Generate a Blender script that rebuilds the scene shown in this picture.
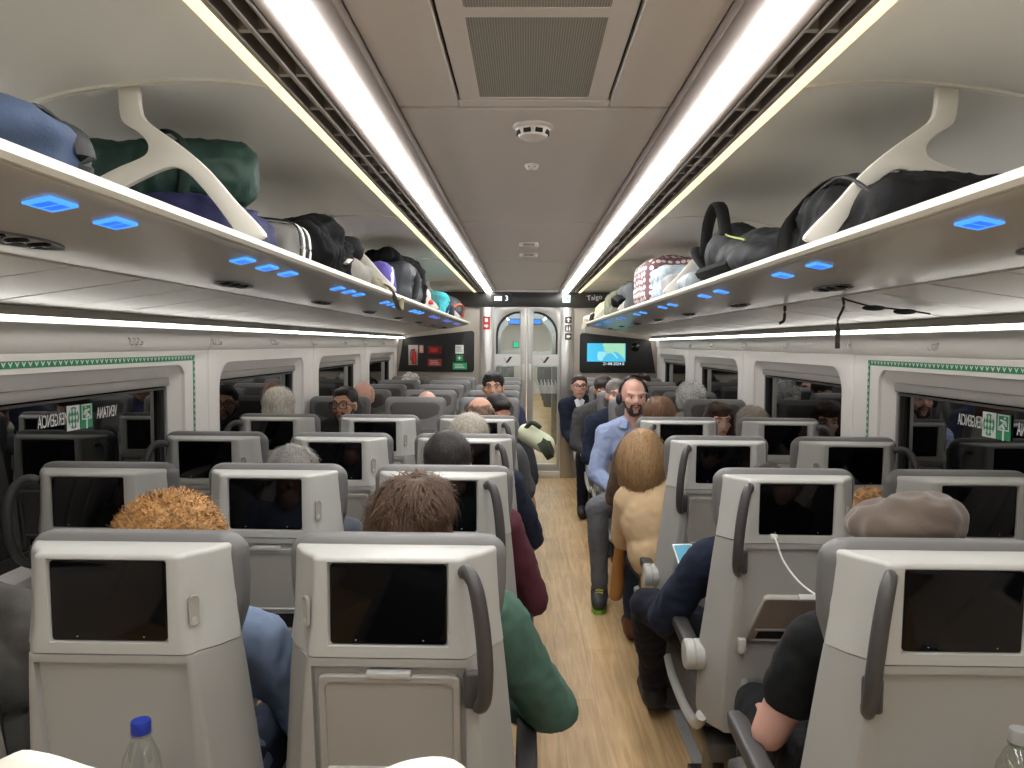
import bpy, bmesh, math, random
from mathutils import Vector, Matrix, noise
from math import sin, cos, pi, radians as R
for o in list(bpy.data.objects): bpy.data.objects.remove(o, do_unlink=True)
scn = bpy.context.scene
COL = scn.collection
random.seed(7)

# ------------------------------------------------------------------ camera
CAMX, EYE, FPX = -0.017, 1.55, 770.0
cd = bpy.data.cameras.new('camera'); cam = bpy.data.objects.new('camera', cd); COL.objects.link(cam)
cd.sensor_width = 36.0; cd.lens = FPX / 1024 * 36.0; cd.clip_start = 0.05; cd.clip_end = 100
cam.matrix_world = (Matrix.Translation((CAMX, 0, EYE)) @ Matrix.Rotation(math.atan(13 / FPX), 4, 'Z')
                    @ Matrix.Rotation(pi / 2 - math.atan(40 / FPX), 4, 'X') @ Matrix.Rotation(R(0.4), 4, 'Z'))
scn.camera = cam
# ------------------------------------------------------------------ world (night outside) and exposure
w = bpy.data.worlds.new('world'); scn.world = w; w.use_nodes = True
w.node_tree.nodes['Background'].inputs[0].default_value = (0.004, 0.005, 0.007, 1)
w.node_tree.nodes['Background'].inputs[1].default_value = 1.0
vs = scn.view_settings
vs.view_transform = 'Standard'; vs.look = 'None'; vs.gamma = 1.0; vs.use_curve_mapping = False
vs.exposure = 0.32
CEIL_LIGHT, WALL_LIGHT, COVE_LIGHT = 24.5, 12.0, 1.2      # emission of the coach's own light strips

# ------------------------------------------------------------------ materials
def lin(c):
    def f(u):
        u /= 255.0
        return u / 12.92 if u <= 0.04045 else ((u + 0.055) / 1.055) ** 2.4
    return (f(c[0]), f(c[1]), f(c[2]), 1)
MATS = {}
def mat(name, col=(128, 128, 128), rough=0.5, metal=0.0, spec=0.5, bump=0.0, bscale=200.0, var=0.0, vscale=8.0,
        emit=None, estr=0.0, coat=0.0, ior=None, sheen=0.0):
    if name in MATS: return MATS[name]
    m = bpy.data.materials.new(name); m.use_nodes = True; MATS[name] = m
    nt = m.node_tree; p = nt.nodes['Principled BSDF']
    p.inputs['Base Color'].default_value = lin(col)
    p.inputs['Roughness'].default_value = rough; p.inputs['Metallic'].default_value = metal
    p.inputs['Specular IOR Level'].default_value = spec
    if ior: p.inputs['IOR'].default_value = ior
    if coat: p.inputs['Coat Weight'].default_value = coat; p.inputs['Coat Roughness'].default_value = 0.05
    if sheen: p.inputs['Sheen Weight'].default_value = sheen
    tc = nt.nodes.new('ShaderNodeTexCoord')
    if var:
        n = nt.nodes.new('ShaderNodeTexNoise'); n.inputs['Scale'].default_value = vscale; n.inputs['Detail'].default_value = 5
        nt.links.new(tc.outputs['Object'], n.inputs['Vector'])
        mx = nt.nodes.new('ShaderNodeMix'); mx.data_type = 'RGBA'
        c = lin(col); mx.inputs['A'].default_value = tuple(v * (1 - var) for v in c[:3]) + (1,)
        mx.inputs['B'].default_value = tuple(min(1, v * (1 + var)) for v in c[:3]) + (1,)
        nt.links.new(n.outputs['Fac'], mx.inputs['Factor']); nt.links.new(mx.outputs['Result'], p.inputs['Base Color'])
    if bump:
        n = nt.nodes.new('ShaderNodeTexNoise'); n.inputs['Scale'].default_value = bscale; n.inputs['Detail'].default_value = 3
        nt.links.new(tc.outputs['Object'], n.inputs['Vector'])
        b = nt.nodes.new('ShaderNodeBump'); b.inputs['Strength'].default_value = bump; b.inputs['Distance'].default_value = 0.004
        nt.links.new(n.outputs['Fac'], b.inputs['Height']); nt.links.new(b.outputs['Normal'], p.inputs['Normal'])
    if emit:
        p.inputs['Emission Color'].default_value = lin(emit); p.inputs['Emission Strength'].default_value = estr
    return m
def glass_mat(name, tint=(235, 240, 240), gloss=0.1, rough=0.0):
    m = bpy.data.materials.new(name); m.use_nodes = True; nt = m.node_tree; nt.nodes.clear(); MATS[name] = m
    out = nt.nodes.new('ShaderNodeOutputMaterial'); mix = nt.nodes.new('ShaderNodeMixShader')
    tr = nt.nodes.new('ShaderNodeBsdfTransparent'); tr.inputs[0].default_value = lin(tint)
    gl = nt.nodes.new('ShaderNodeBsdfGlossy'); gl.inputs['Roughness'].default_value = rough
    lw = nt.nodes.new('ShaderNodeLayerWeight'); lw.inputs['Blend'].default_value = 0.5
    pw = nt.nodes.new('ShaderNodeMath'); pw.operation = 'POWER'; pw.inputs[1].default_value = 3.0; nt.links.new(lw.outputs['Facing'], pw.inputs[0])
    ml = nt.nodes.new('ShaderNodeMath'); ml.operation = 'MULTIPLY_ADD'; ml.inputs[1].default_value = 0.6; ml.inputs[2].default_value = gloss * 0.5; nt.links.new(pw.outputs[0], ml.inputs[0])
    nt.links.new(ml.outputs[0], mix.inputs[0]); nt.links.new(tr.outputs[0], mix.inputs[1]); nt.links.new(gl.outputs[0], mix.inputs[2])
    nt.links.new(mix.outputs[0], out.inputs[0]); return m
def floor_mat():
    m = bpy.data.materials.new('wood_vinyl'); m.use_nodes = True; nt = m.node_tree; p = nt.nodes['Principled BSDF']
    tc = nt.nodes.new('ShaderNodeTexCoord'); mp = nt.nodes.new('ShaderNodeMapping')
    mp.inputs['Rotation'].default_value = (0, 0, pi / 2)
    nt.links.new(tc.outputs['Object'], mp.inputs['Vector'])
    br = nt.nodes.new('ShaderNodeTexBrick')
    br.inputs['Color1'].default_value = lin((216, 187, 143)); br.inputs['Color2'].default_value = lin((205, 174, 129))
    br.inputs['Mortar'].default_value = lin((188, 157, 114)); br.inputs['Scale'].default_value = 1.0
    br.inputs['Mortar Size'].default_value = 0.0012; br.inputs['Brick Width'].default_value = 1.1; br.inputs['Row Height'].default_value = 0.15
    nt.links.new(mp.outputs[0], br.inputs['Vector'])
    mp2 = nt.nodes.new('ShaderNodeMapping'); mp2.inputs['Scale'].default_value = (22, 1.6, 1)
    nt.links.new(tc.outputs['Object'], mp2.inputs['Vector'])
    n = nt.nodes.new('ShaderNodeTexNoise'); n.inputs['Scale'].default_value = 1.6; n.inputs['Detail'].default_value = 8; n.inputs['Distortion'].default_value = 0.8
    nt.links.new(mp2.outputs[0], n.inputs['Vector'])
    n2 = nt.nodes.new('ShaderNodeTexNoise'); n2.inputs['Scale'].default_value = 2.2; n2.inputs['Detail'].default_value = 4
    nt.links.new(tc.outputs['Object'], n2.inputs['Vector'])
    r = nt.nodes.new('ShaderNodeValToRGB'); r.color_ramp.elements[0].position = 0.34; r.color_ramp.elements[1].position = 0.66
    r.color_ramp.elements[0].color = (0.68, 0.62, 0.54, 1); r.color_ramp.elements[1].color = (1.05, 1.02, 1.0, 1)
    nt.links.new(n.outputs['Fac'], r.inputs[0])
    r2 = nt.nodes.new('ShaderNodeValToRGB'); r2.color_ramp.elements[0].position = 0.3; r2.color_ramp.elements[1].position = 0.7
    r2.color_ramp.elements[0].color = (0.82, 0.79, 0.75, 1); r2.color_ramp.elements[1].color = (1.05, 1.04, 1.0, 1)
    nt.links.new(n2.outputs['Fac'], r2.inputs[0])
    def mul(a, b, f):
        x = nt.nodes.new('ShaderNodeMix'); x.data_type = 'RGBA'; x.blend_type = 'MULTIPLY'; x.inputs['Factor'].default_value = f
        nt.links.new(a, x.inputs['A']); nt.links.new(b, x.inputs['B']); return x.outputs['Result']
    c = mul(mul(br.outputs['Color'], r.outputs['Color'], 0.75), r2.outputs['Color'], 0.9)
    nt.links.new(c, p.inputs['Base Color']); p.inputs['Roughness'].default_value = 0.42; p.inputs['Specular IOR Level'].default_value = 0.35
    return m
M_FLOOR = floor_mat()
M_CEIL = mat('ceiling_panel_paint', (222, 215, 211), 0.6, var=0.02, vscale=3)
M_SIDE = mat('side_ceiling_paint', (230, 228, 223), 0.36, spec=0.4)
M_RACK = mat('rack_satin_grey', (200, 198, 192), 0.24, spec=0.5)
M_LIP = mat('rack_lip_ivory', (222, 218, 204), 0.35)
M_UNDER = mat('rack_panel_ivory', (208, 204, 194), 0.35)
M_WALL = mat('wall_white', (243, 239, 234), 0.45, bump=0.02, bscale=300)
M_BLINDBOX = mat('blind_grey', (150, 146, 140), 0.5)
M_SHELL = mat('seat_shell_grey', (182, 182, 177), 0.42, bump=0.04, bscale=500)
M_SHELL2 = mat('seat_panel_grey', (160, 156, 148), 0.5, bump=0.05, bscale=500)
M_CUSH = mat('seat_leather_grey', (110, 109, 108), 0.5, bump=0.08, bscale=350)
M_CUSHD = mat('seat_leather_dark', (82, 80, 78), 0.55, bump=0.1, bscale=300)
M_BLACKP = mat('handle_charcoal', (66, 64, 64), 0.45, bump=0.03, bscale=400)
M_SCREEN = mat('screen_black_glass', (4, 4, 6), 0.06, spec=0.32)
M_DARK = mat('dark_void', (14, 13, 13), 0.7)
M_VENT = mat('vent_dark', (134, 126, 118), 0.55)
M_VENTB = mat('vent_black', (30, 27, 25), 0.8)
M_TRIM = mat('light_trim_bronze', (150, 140, 134), 0.45)
M_METAL = mat('brushed_steel', (172, 170, 166), 0.28, metal=0.9, bump=0.02, bscale=80)
M_ALU = mat('aluminium_rail', (184, 186, 186), 0.45, metal=0.15)
M_DKMETAL = mat('dark_steel', (92, 90, 88), 0.4, metal=0.6)
M_BLACK = mat('black_gloss', (16, 16, 17), 0.22)
M_MATT = mat('black_matt', (22, 22, 22), 0.6)
M_HEADER = mat('header_black', (44, 43, 42), 0.35)
M_BULK = mat('bulkhead_grey', (158, 150, 138), 0.45)
M_WHITE = mat('white_print', (235, 235, 232), 0.5)
M_GREEN = mat('sign_green', (28, 140, 92), 0.5)
M_RED = mat('sign_red', (186, 38, 34), 0.45)
M_ICON = mat('icon_plate', (58, 56, 54), 0.4)
M_LIGHT = mat('strip_light', (255, 255, 255), 0.5, emit=(252, 251, 250), estr=CEIL_LIGHT)
M_WLIGHT = mat('wall_strip_light', (255, 255, 255), 0.5, emit=(255, 252, 246), estr=WALL_LIGHT)
M_COVE = mat('cove_light', (255, 240, 200), 0.5, emit=(255, 234, 176), estr=COVE_LIGHT)
M_BLUE = mat('display_blue', (20, 60, 130), 0.3, emit=(74, 156, 255), estr=1.1)
M_BLUE2 = mat('display_digit', (10, 60, 150), 0.3, emit=(40, 104, 226), estr=1.0)
M_BLUE3 = mat('display_blue_far', (30, 60, 140), 0.3, emit=(96, 116, 224), estr=0.75)
M_WGLASS = mat('night_window_glass', (5, 6, 7), 0.015, spec=0.9, ior=1.75)
M_RUBBER = mat('black_rubber', (20, 20, 20), 0.55)
M_GLASS = glass_mat('door_glass', (226, 232, 230), 0.1)

# ------------------------------------------------------------------ object helpers
def props(o, label=None, cat=None, group=None, kind=None):
    if label: o['label'] = label
    if cat: o['category'] = cat
    if group: o['group'] = group
    if kind: o['kind'] = kind
    return o
def thing(name, label=None, cat=None, loc=(0, 0, 0), rz=0.0, group=None, kind=None):
    o = bpy.data.objects.new(name, None); COL.objects.link(o); o.empty_display_size = 0.05
    o.location = loc; o.rotation_euler = (0, 0, rz)
    return props(o, label, cat, group, kind)
def link(name, me, parent=None, loc=None):
    o = bpy.data.objects.new(name, me); COL.objects.link(o)
    if parent: o.parent = parent
    if loc: o.location = loc
    return o
def mesh(bm, m, smooth=True, name='m', ang=35):
    bmesh.ops.recalc_face_normals(bm, faces=bm.faces)
    me = bpy.data.meshes.new(name); bm.to_mesh(me); bm.free()
    for mm in (m if isinstance(m, (list, tuple)) else [m]): me.materials.append(mm)
    if smooth:
        me.polygons.foreach_set('use_smooth', [True] * len(me.polygons))
        me.set_sharp_from_angle(angle=R(ang))
    return me
def part(name, bm, m, parent=None, smooth=True, loc=None, ang=35):
    return link(name, mesh(bm, m, smooth, name, ang), parent, loc)
def NB(): return bmesh.new()
def box(bm, x0, x1, y0, y1, z0, z1, bev=0.0, seg=2):
    g = bmesh.ops.create_cube(bm, size=1.0)['verts']
    for v in g:
        v.co = Vector(((x0 + x1) / 2 + v.co.x * (x1 - x0), (y0 + y1) / 2 + v.co.y * (y1 - y0), (z0 + z1) / 2 + v.co.z * (z1 - z0)))
    if bev > 0:
        es = list({e for v in g for e in v.link_edges})
        bmesh.ops.bevel(bm, geom=es, offset=bev, segments=seg, profile=0.5, affect='EDGES')
    return bm
def rings(bm, rs, close=True, cap=True):
    vs_ = [[bm.verts.new(p) for p in r] for r in rs]
    n = len(rs[0])
    for a, b in zip(vs_[:-1], vs_[1:]):
        for i in range(n if close else n - 1):
            j = (i + 1) % n
            bm.faces.new((a[i], a[j], b[j], b[i]))
    if cap and close:
        bm.faces.new(vs_[0][::-1]); bm.faces.new(vs_[-1])
    return bm
def tube(bm, pts, r, n=8, flat=1.0, up=Vector((0, 0, 1))):
    pts = [Vector(p) for p in pts]; rs = []
    for i, p in enumerate(pts):
        t = (pts[min(i + 1, len(pts) - 1)] - pts[max(i - 1, 0)]).normalized()
        a = t.cross(up)
        if a.length < 1e-3: a = t.cross(Vector((1, 0, 0)))
        a.normalize(); b = t.cross(a).normalized()
        ri = r[i] if isinstance(r, (list, tuple)) else r
        rs.append([p + a * (cos(k * 2 * pi / n) * ri) + b * (sin(k * 2 * pi / n) * ri * flat) for k in range(n)])
    return rings(bm, rs)
def spline(pts, n=6):
    P = [Vector(p) for p in pts]; out = []
    for i in range(len(P) - 1):
        p0, p1, p2, p3 = P[max(i - 1, 0)], P[i], P[i + 1], P[min(i + 2, len(P) - 1)]
        for k in range(n):
            t = k / n
            out.append(0.5 * ((2 * p1) + (p2 - p0) * t + (2 * p0 - 5 * p1 + 4 * p2 - p3) * t * t + (3 * p1 - p0 - 3 * p2 + p3) * t ** 3))
    out.append(P[-1]); return out
def lathe(bm, prof, n=16, c=(0, 0, 0)):
    return rings(bm, [[Vector((c[0] + r * cos(k * 2 * pi / n), c[1] + r * sin(k * 2 * pi / n), c[2] + z)) for k in range(n)] for r, z in prof])
def rrect(x0, x1, y0, y1, r, n=5):
    rr = r if isinstance(r, (list, tuple)) else [r] * 4      # bl, br, tr, tl
    out = []
    for (cx, cy, a0, q) in ((x0, y0, pi, 0), (x1, y0, 1.5 * pi, 1), (x1, y1, 0, 2), (x0, y1, pi / 2, 3)):
        q = max(rr[q], 1e-4); sx = cx + (q if cx == x0 else -q); sy = cy + (q if cy == y0 else -q)
        for k in range(n + 1):
            a = a0 + k / n * pi / 2
            out.append((sx + q * cos(a), sy + q * sin(a)))
    return out
def plate(outer, holes, thick, m, axes='yz', off=0.0, bevel=0.0):
    """flat plate with holes; outer/holes are 2-D loops; axes says which plane; off = middle of thickness"""
    cu = bpy.data.curves.new('c', 'CURVE'); cu.dimensions = '2D'; cu.fill_mode = 'BOTH'
    cu.extrude = max(thick / 2 - bevel, 0); cu.bevel_depth = bevel; cu.bevel_resolution = 1
    if bevel: cu.offset = -bevel
    for lp in [outer] + holes:
        s = cu.splines.new('POLY'); s.points.add(len(lp) - 1); s.use_cyclic_u = True
        for q, p in zip(s.points, lp): q.co = (p[0], p[1], 0, 1)
    o = bpy.data.objects.new('c', cu); me = bpy.data.meshes.new_from_object(o)
    bpy.data.objects.remove(o); bpy.data.curves.remove(cu)
    for v in me.vertices:
        u, w_, d = v.co
        v.co = (d + off, u, w_) if axes == 'yz' else ((u, d + off, w_) if axes == 'xz' else (u, w_, d + off))
    bm = NB(); bm.from_mesh(me); bpy.data.meshes.remove(me)
    bmesh.ops.remove_doubles(bm, verts=bm.verts, dist=1e-5)
    return mesh(bm, m, True, 'plate', 30)
def textmesh(s, size, m, mtx, ext=0.0006, align='CENTER'):
    cu = bpy.data.curves.new('t', 'FONT'); cu.body = s; cu.size = size; cu.extrude = ext; cu.align_x = align; cu.align_y = 'CENTER'; cu.resolution_u = 2
    o = bpy.data.objects.new('t', cu); me = bpy.data.meshes.new_from_object(o)
    bpy.data.objects.remove(o); bpy.data.curves.remove(cu)
    me.transform(mtx); me.materials.clear(); me.materials.append(m); return me
FACE_CAM = Matrix(((1, 0, 0, 0), (0, 0, -1, 0), (0, 1, 0, 0), (0, 0, 0, 1)))    # text plane facing -Y
def copy_tree(o, parent=None):
    c = o.copy(); COL.objects.link(c)
    if parent is not None: c.parent = parent
    for ch in o.children: copy_tree(ch, c)
    return c
# ================================================================== the coach shell
Y0, Y1 = -1.2, 8.9
fl = NB(); box(fl, -1.5, 1.5, Y0, Y1, -0.05, 0.0)
props(part('floor', fl, M_FLOOR, smooth=False), 'pale oak-look vinyl floor running along the aisle', kind='structure')
n_tr = 0
for x in (-0.17, 0.635, -1.05, 1.12):
    n_tr += 1; b = NB(); box(b, x - 0.022, x + 0.022, Y0, Y1 - 0.05, 0, 0.012, 0.003, 1)
    props(part('trim_%d' % n_tr, b, M_ALU), 'aluminium seat rail set along the wooden floor', kind='structure', group='seat rails')

# ---- centre ceiling: panels with joints
ceil = thing('ceiling', 'taupe centre ceiling of long panels between the light strips', kind='structure')
CZ = 2.17
edges = [Y0, 0.16, 2.06, 3.97, 5.88, 7.78, 8.86]
for i, (a, c) in enumerate(zip(edges[:-1], edges[1:])):
    a += 0.009; c -= 0.009
    if i == 1:      # panel with the return-air grille
        for (x0, x1) in ((-0.355, -0.195), (0.195, 0.355)):
            b = NB(); box(b, x0, x1, a, c, CZ, CZ + 0.02, 0.003, 1); part('ceiling_panel', b, M_CEIL, ceil)
        b = NB(); box(b, -0.195, 0.195, c - 0.05, c, CZ, CZ + 0.02, 0.003, 1); part('ceiling_panel', b, M_CEIL, ceil)
    else:
        b = NB(); box(b, -0.355, 0.355, a, c, CZ, CZ + 0.02, 0.003, 1); part('ceiling_panel', b, M_CEIL, ceil)
b = NB(); box(b, -0.62, 0.62, Y0, Y1, CZ + 0.022, CZ + 0.06); part('backing', b, M_VENTB, ceil, False)
# return-air grille hatch
g = thing('air_grille', 'perforated grey air grille hatch set in the taupe ceiling', 'air grille', (0, 0.062, CZ))
me = plate(rrect(-0.187, 0.187, 0.11, 1.944, 0.01), [rrect(-0.137, 0.137, 1.44, 1.92, 0.004), rrect(-0.137, 0.137, 0.93, 1.40, 0.004), rrect(-0.137, 0.137, 0.2, 0.89, 0.004)], 0.014, M_CEIL, 'xy', 0.009)
link('hatch_frame', me, g)
M_PERF = bpy.data.materials.new('perforated_metal'); M_PERF.use_nodes = True
nt = M_PERF.node_tree; p = nt.nodes['Principled BSDF']; p.inputs['Roughness'].default_value = 0.5
tc = nt.nodes.new('ShaderNodeTexCoord'); mp = nt.nodes.new('ShaderNodeMapping'); mp.inputs['Scale'].default_value = (190, 190, 1)
nt.links.new(tc.outputs['Object'], mp.inputs[0]); vo = nt.nodes.new('ShaderNodeTexVoronoi'); vo.inputs['Randomness'].default_value = 0.0; vo.inputs['Scale'].default_value = 1.0
nt.links.new(mp.outputs[0], vo.inputs['Vector']); rp = nt.nodes.new('ShaderNodeValToRGB')
rp.color_ramp.elements[0].position = 0.36; rp.color_ramp.elements[0].color = lin((120, 118, 112)); rp.color_ramp.elements[1].position = 0.42; rp.color_ramp.elements[1].color = lin((176, 174, 166))
nt.links.new(vo.outputs['Distance'], rp.inputs[0]); nt.links.new(rp.outputs[0], p.inputs['Base Color'])
for (a, c) in ((1.44, 1.92), (0.93, 1.40), (0.2, 0.89)):
    b = NB(); box(b, -0.137, 0.137, a, c, 0.004, 0.012); part('grille_panel', b, M_PERF, g, False)
# smoke detector and small fittings
d = thing('smoke_detector', 'round white slotted smoke detector on the ceiling', 'smoke detector', (0.0, 2.22, CZ))
b = NB(); lathe(b, [(0.0, 0), (0.056, -0.001), (0.058, -0.008), (0.05, -0.012), (0.04, -0.034), (0.016, -0.046), (0.0, -0.048)], 24); part('housing', b, mat('detector_white', (214, 208, 200), 0.4), d)
for k in range(8):
    a = k * pi / 4 + pi / 8; b = NB(); box(b, -0.011, 0.011, -0.047, -0.039, -0.029, -0.015, 0.002, 1)
    o = part('slot', b, M_DARK, d); o.rotation_euler = (0, 0, a)
for nm, yy, rr, lb in (('sprinkler', 2.7, 0.024, 'tiny white ceiling sensor cap beyond the smoke detector'),):
    s = thing(nm, lb, 'sensor', (0, yy, CZ)); b = NB(); lathe(b, [(0, 0), (rr, 0), (rr, -0.006), (rr * .6, -0.02), (0, -0.022)], 16); part('cap', b, MATS['detector_white'], s)
    b = NB(); box(b, -0.012, 0.012, -0.019, -0.012, -0.012, -0.006); part('slot', b, M_DARK, s, False)
for yy, lb in ((4.75, 'first boxy grey sensor on the ceiling past the round detector'), (5.3, 'second boxy grey sensor on the ceiling, nearer the glass doors')):
    s = thing('ceiling_sensor', lb, 'sensor', (0, yy, CZ)); b = NB(); box(b, -0.06, 0.06, -0.05, 0.05, -0.03, 0, 0.012, 2); part('housing', b, MATS['detector_white'], s)
    b = NB(); box(b, -0.035, 0.035, -0.056, -0.046, -0.024, -0.012, 0.003, 1); part('lens', b, M_VENT, s)

# ---- light strips, vents and coves (one each side)
for sgn, side in ((-1, 'over the three-seat side of the aisle'), (1, 'over the two-seat side of the aisle')):
    def xr(a, c): return (min(sgn * a, sgn * c), max(sgn * a, sgn * c))
    t = thing('ceiling_light', 'long bright white ceiling light strip ' + side, 'ceiling light', (0, 0, 0))
    b = NB(); rings(b, [[Vector((sgn * x, yy, z)) for x, z in ((0.407, 2.16), (0.409, 2.142), (0.42, 2.133), (0.439, 2.13), (0.458, 2.133), (0.469, 2.142), (0.47, 2.16))] for yy in (Y0, 8.85)]); part('diffuser', b, M_LIGHT, t)
    for (a, c, zz) in ((0.357, 0.407, 2.145), (0.47, 0.497, 2.14)):
        b = NB(); box(b, *xr(a, c), Y0, 8.86, zz, 2.19, 0.006, 2); part('trim_profile', b, M_TRIM, t)
    v = thing('ceiling_vent', 'dark slotted air vent running beside the ceiling light ' + side, 'vent')
    b = NB(); box(b, *xr(0.498, 0.584), Y0, 8.86, 2.18, 2.19); part('vent_back', b, M_VENTB, v, False)
    for (a, c) in ((0.498, 0.507), (0.534, 0.546), (0.572, 0.586)):
        b = NB(); box(b, *xr(a, c), Y0, 8.86, 2.14, 2.182, 0.002, 1); part('vent_rail', b, M_VENT, v)
    bm = NB(); box(bm, -0.037, 0.037, -0.007, 0.007, 2.146, 2.176, 0.002, 1); cb = mesh(bm, mat('vent_bar', (160, 152, 144), 0.5), name='crossbar')
    y = 0.77; k = 0
    while y < 8.8:
        link('crossbar', cb, v, (sgn * 0.54, y, 0)); y += (0.245 if k % 10 < 7 else 0.12); k += 1
    c = thing('cove_light', 'thin warm yellow cove light line ' + side, 'light strip')
    b = NB(); box(b, *xr(0.588, 0.612), Y0, 8.86, 2.138, 2.17); part('diffuser', b, M_COVE, c, False)
    # side ceiling panels above the rack (curved)
    sc = thing('ceiling_side_%s' % ('left' if sgn < 0 else 'right'), 'curved pale side ceiling above the luggage rack ' + side, kind='structure')
    prof = spline([(0.614, 2.152), (0.76, 2.168), (0.95, 2.16), (1.15, 2.128), (1.32, 2.05), (1.43, 1.92), (1.475, 1.78), (1.48, 1.74)], 4)
    cuts = [Y0, -0.05, 1.85, 3.75, 5.65, 7.55, 8.88]
    for a, e in zip(cuts[:-1], cuts[1:]):
        b = NB(); rs = []
        for yy, o in ((a + 0.004, 0.012), (a + 0.012, 0), (e - 0.012, 0), (e - 0.004, 0.012)):
            rs.append([Vector((sgn * q[0], yy, q[1] + o)) for q in prof])
        rings(b, rs, close=False); part('side_panel', b, M_SIDE, sc)
        b = NB(); rs = [[Vector((sgn * (q[0] + s1), e + s2, q[1] - 0.001 + s3)) for q in prof] for s1, s2, s3 in ((0, -0.022, 0.004), (0, -0.016, -0.004), (0, -0.006, -0.004), (0, -0.002, 0.006))]
        rings(b, rs, close=False); part('panel_bead', b, M_LIP, sc)

# ---- luggage racks
RB = (1.86, 3.72, 5.55, 7.4)
for sgn in (-1, 1):
    seats = 'three-seat' if sgn < 0 else 'two-seat'
    t = thing('luggage_rack', 'grey overhead luggage rack with ivory lip above the %s side' % seats, 'luggage rack')
    ya, yb = Y0, 8.72
    def strip(pts, name, m, a=ya, e=yb, closed=True, ang=40):
        b = NB(); rings(b, [[Vector((sgn * x, yy, z)) for x, z in pts] for yy in (a, e)], close=closed)
        return part(name, b, m, t, ang=ang)
    strip([(0.648, 1.769), (0.642, 1.777), (0.643, 1.788), (0.652, 1.794), (0.664, 1.79), (0.668, 1.766)], 'lip', M_LIP)
    fas = [(0.655, 1.767)] + [(q.x, q.z) for q in spline([(0.66, 0, 1.764), (0.76, 0, 1.742), (0.87, 0, 1.722), (0.985, 0, 1.712)], 4)]
    strip(fas + [(0.985, 1.745), (0.66, 1.775)], 'fascia', M_RACK)
    strip([(0.67, 1.772), (1.478, 1.752), (1.478, 1.742), (0.67, 1.762)], 'shelf', M_UNDER)
    strip([(0.985, 1.725), (1.43, 1.66), (1.43, 1.70), (0.985, 1.74)], 'underside_backing', M_VENTB)
    b = NB(); k = 0; y = Y0
    pb = NB(); L = 0.305
    rings(pb, [[Vector((sgn * x, yy, z)) for x, z in ((0.99, 1.709), (1.412, 1.647), (1.412, 1.655), (0.99, 1.72))] for yy in (0, L)])
    pm = mesh(pb, M_UNDER, True, 'underside_panel', 20)
    while y + L < yb:
        link('underside_panel', pm, t, (0, y, 0)); y += L + (0.017 if k % 2 else 0.007); k += 1
    strip([(1.404, 1.646), (1.404, 1.62), (1.425, 1.62), (1.425, 1.6015), (1.434, 1.6015), (1.434, 1.62), (1.48, 1.64), (1.48, 1.662), (1.418, 1.662)], 'rear_rail_light_shield', mat('rail_grey', (150, 146, 138), 0.6))  # rail plus an added, unseen wall-side lip that shields the upper panel from strip glare
    # brackets
    hook = [(0.943, 2.162), (0.937, 2.092), (0.901, 2.058), (0.843, 2.017), (0.778, 1.961), (0.713, 1.886), (0.662, 1.833), (0.643, 1.804), (0.676, 1.795), (0.705, 1.804), (0.754, 1.87), (0.795, 1.92), (0.827, 1.952), (0.86, 1.967), (0.901, 1.957), (0.959, 1.93), (1.092, 1.867), (1.152, 1.879), (1.015, 1.957), (0.942, 1.988), (0.923, 2.005), (0.925, 2.027), (0.949, 2.051), (0.978, 2.068), (0.989, 2.092), (0.993, 2.158)]
    sm = [(q.x, q.z) for q in spline([(x, 0, z) for x, z in hook], 3)]
    for yy in RB:
        o = link('bracket', plate([(sgn * x, z) for x, z in sm], [], 0.022, mat('bracket_paint', (206, 202, 192), 0.4), 'xz', 0.0, 0.004), t, (0, yy, 0))
    # reading-light clusters and seat number displays (one triple or pair per row)
    for r, yy in enumerate((1.13, 2.08, 3.04, 4.0, 4.95, 5.9, 6.85, 7.8)):
        o = thing('reading_light', 'dark reading light cluster under the %s side rack, light %d from the near end' % (seats, r + 1), 'reading light', (sgn * 0.88, yy + 0.17 + 0.03 * r, 1.7185))
        o['label'] = 'dark recessed reading light cluster under the luggage rack of the %s side' % seats; o['group'] = 'reading lights, %s side' % seats
        o.rotation_euler = (0, sgn * math.atan(0.1), 0)
        b = NB(); rr = [Vector((0.035 * cos(a) * (1.0), 0.13 * sin(a), 0)) for a in [i * pi / 10 for i in range(20)]]
        rings(b, [[p + Vector((0, 0, 0.006)) for p in rr], [p * 0.97 + Vector((0, 0, -0.001)) for p in rr], [p * 0.6 + Vector((0, 0, 0.003)) for p in rr]]); part('recess', b, M_DKMETAL, o)
        for dy in (-0.06, 0.0, 0.06):
            b = NB(); lathe(b, [(0, 0.004), (0.018, 0.003), (0.02, -0.001), (0.014, -0.004), (0, -0.002)], 12, (0, dy, 0)); part('lamp', b, M_BLACK, o)
        ds = ((0.715, -0.18), (0.715, 0.0), (0.715, 0.18)) if sgn < 0 else ((0.715, -0.13), (0.715, 0.14))
        for j, (dx, dy) in enumerate(ds):
            far = r > 4; zz = 1.7515
            o = thing('seat_number_display', 'small glowing blue seat number display under the rack of the %s side' % seats, 'display', (sgn * dx, yy + dy, zz), group='seat number displays, %s side' % seats)
            o.rotation_euler = (0, -sgn * -math.atan(0.19), 0)
            b = NB(); box(b, -0.021, 0.021, -0.036, 0.036, -0.004, 0.002, 0.001, 1); part('screen', b, M_BLUE3 if far else M_BLUE, o)
            if r < 4:
                for q in (-0.016, 0.012):
                    b = NB(); box(b, -0.014, 0.014, q - 0.01, q + 0.012, -0.0046, -0.0042); part('digit', b, M_BLUE2, o, False)

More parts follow.
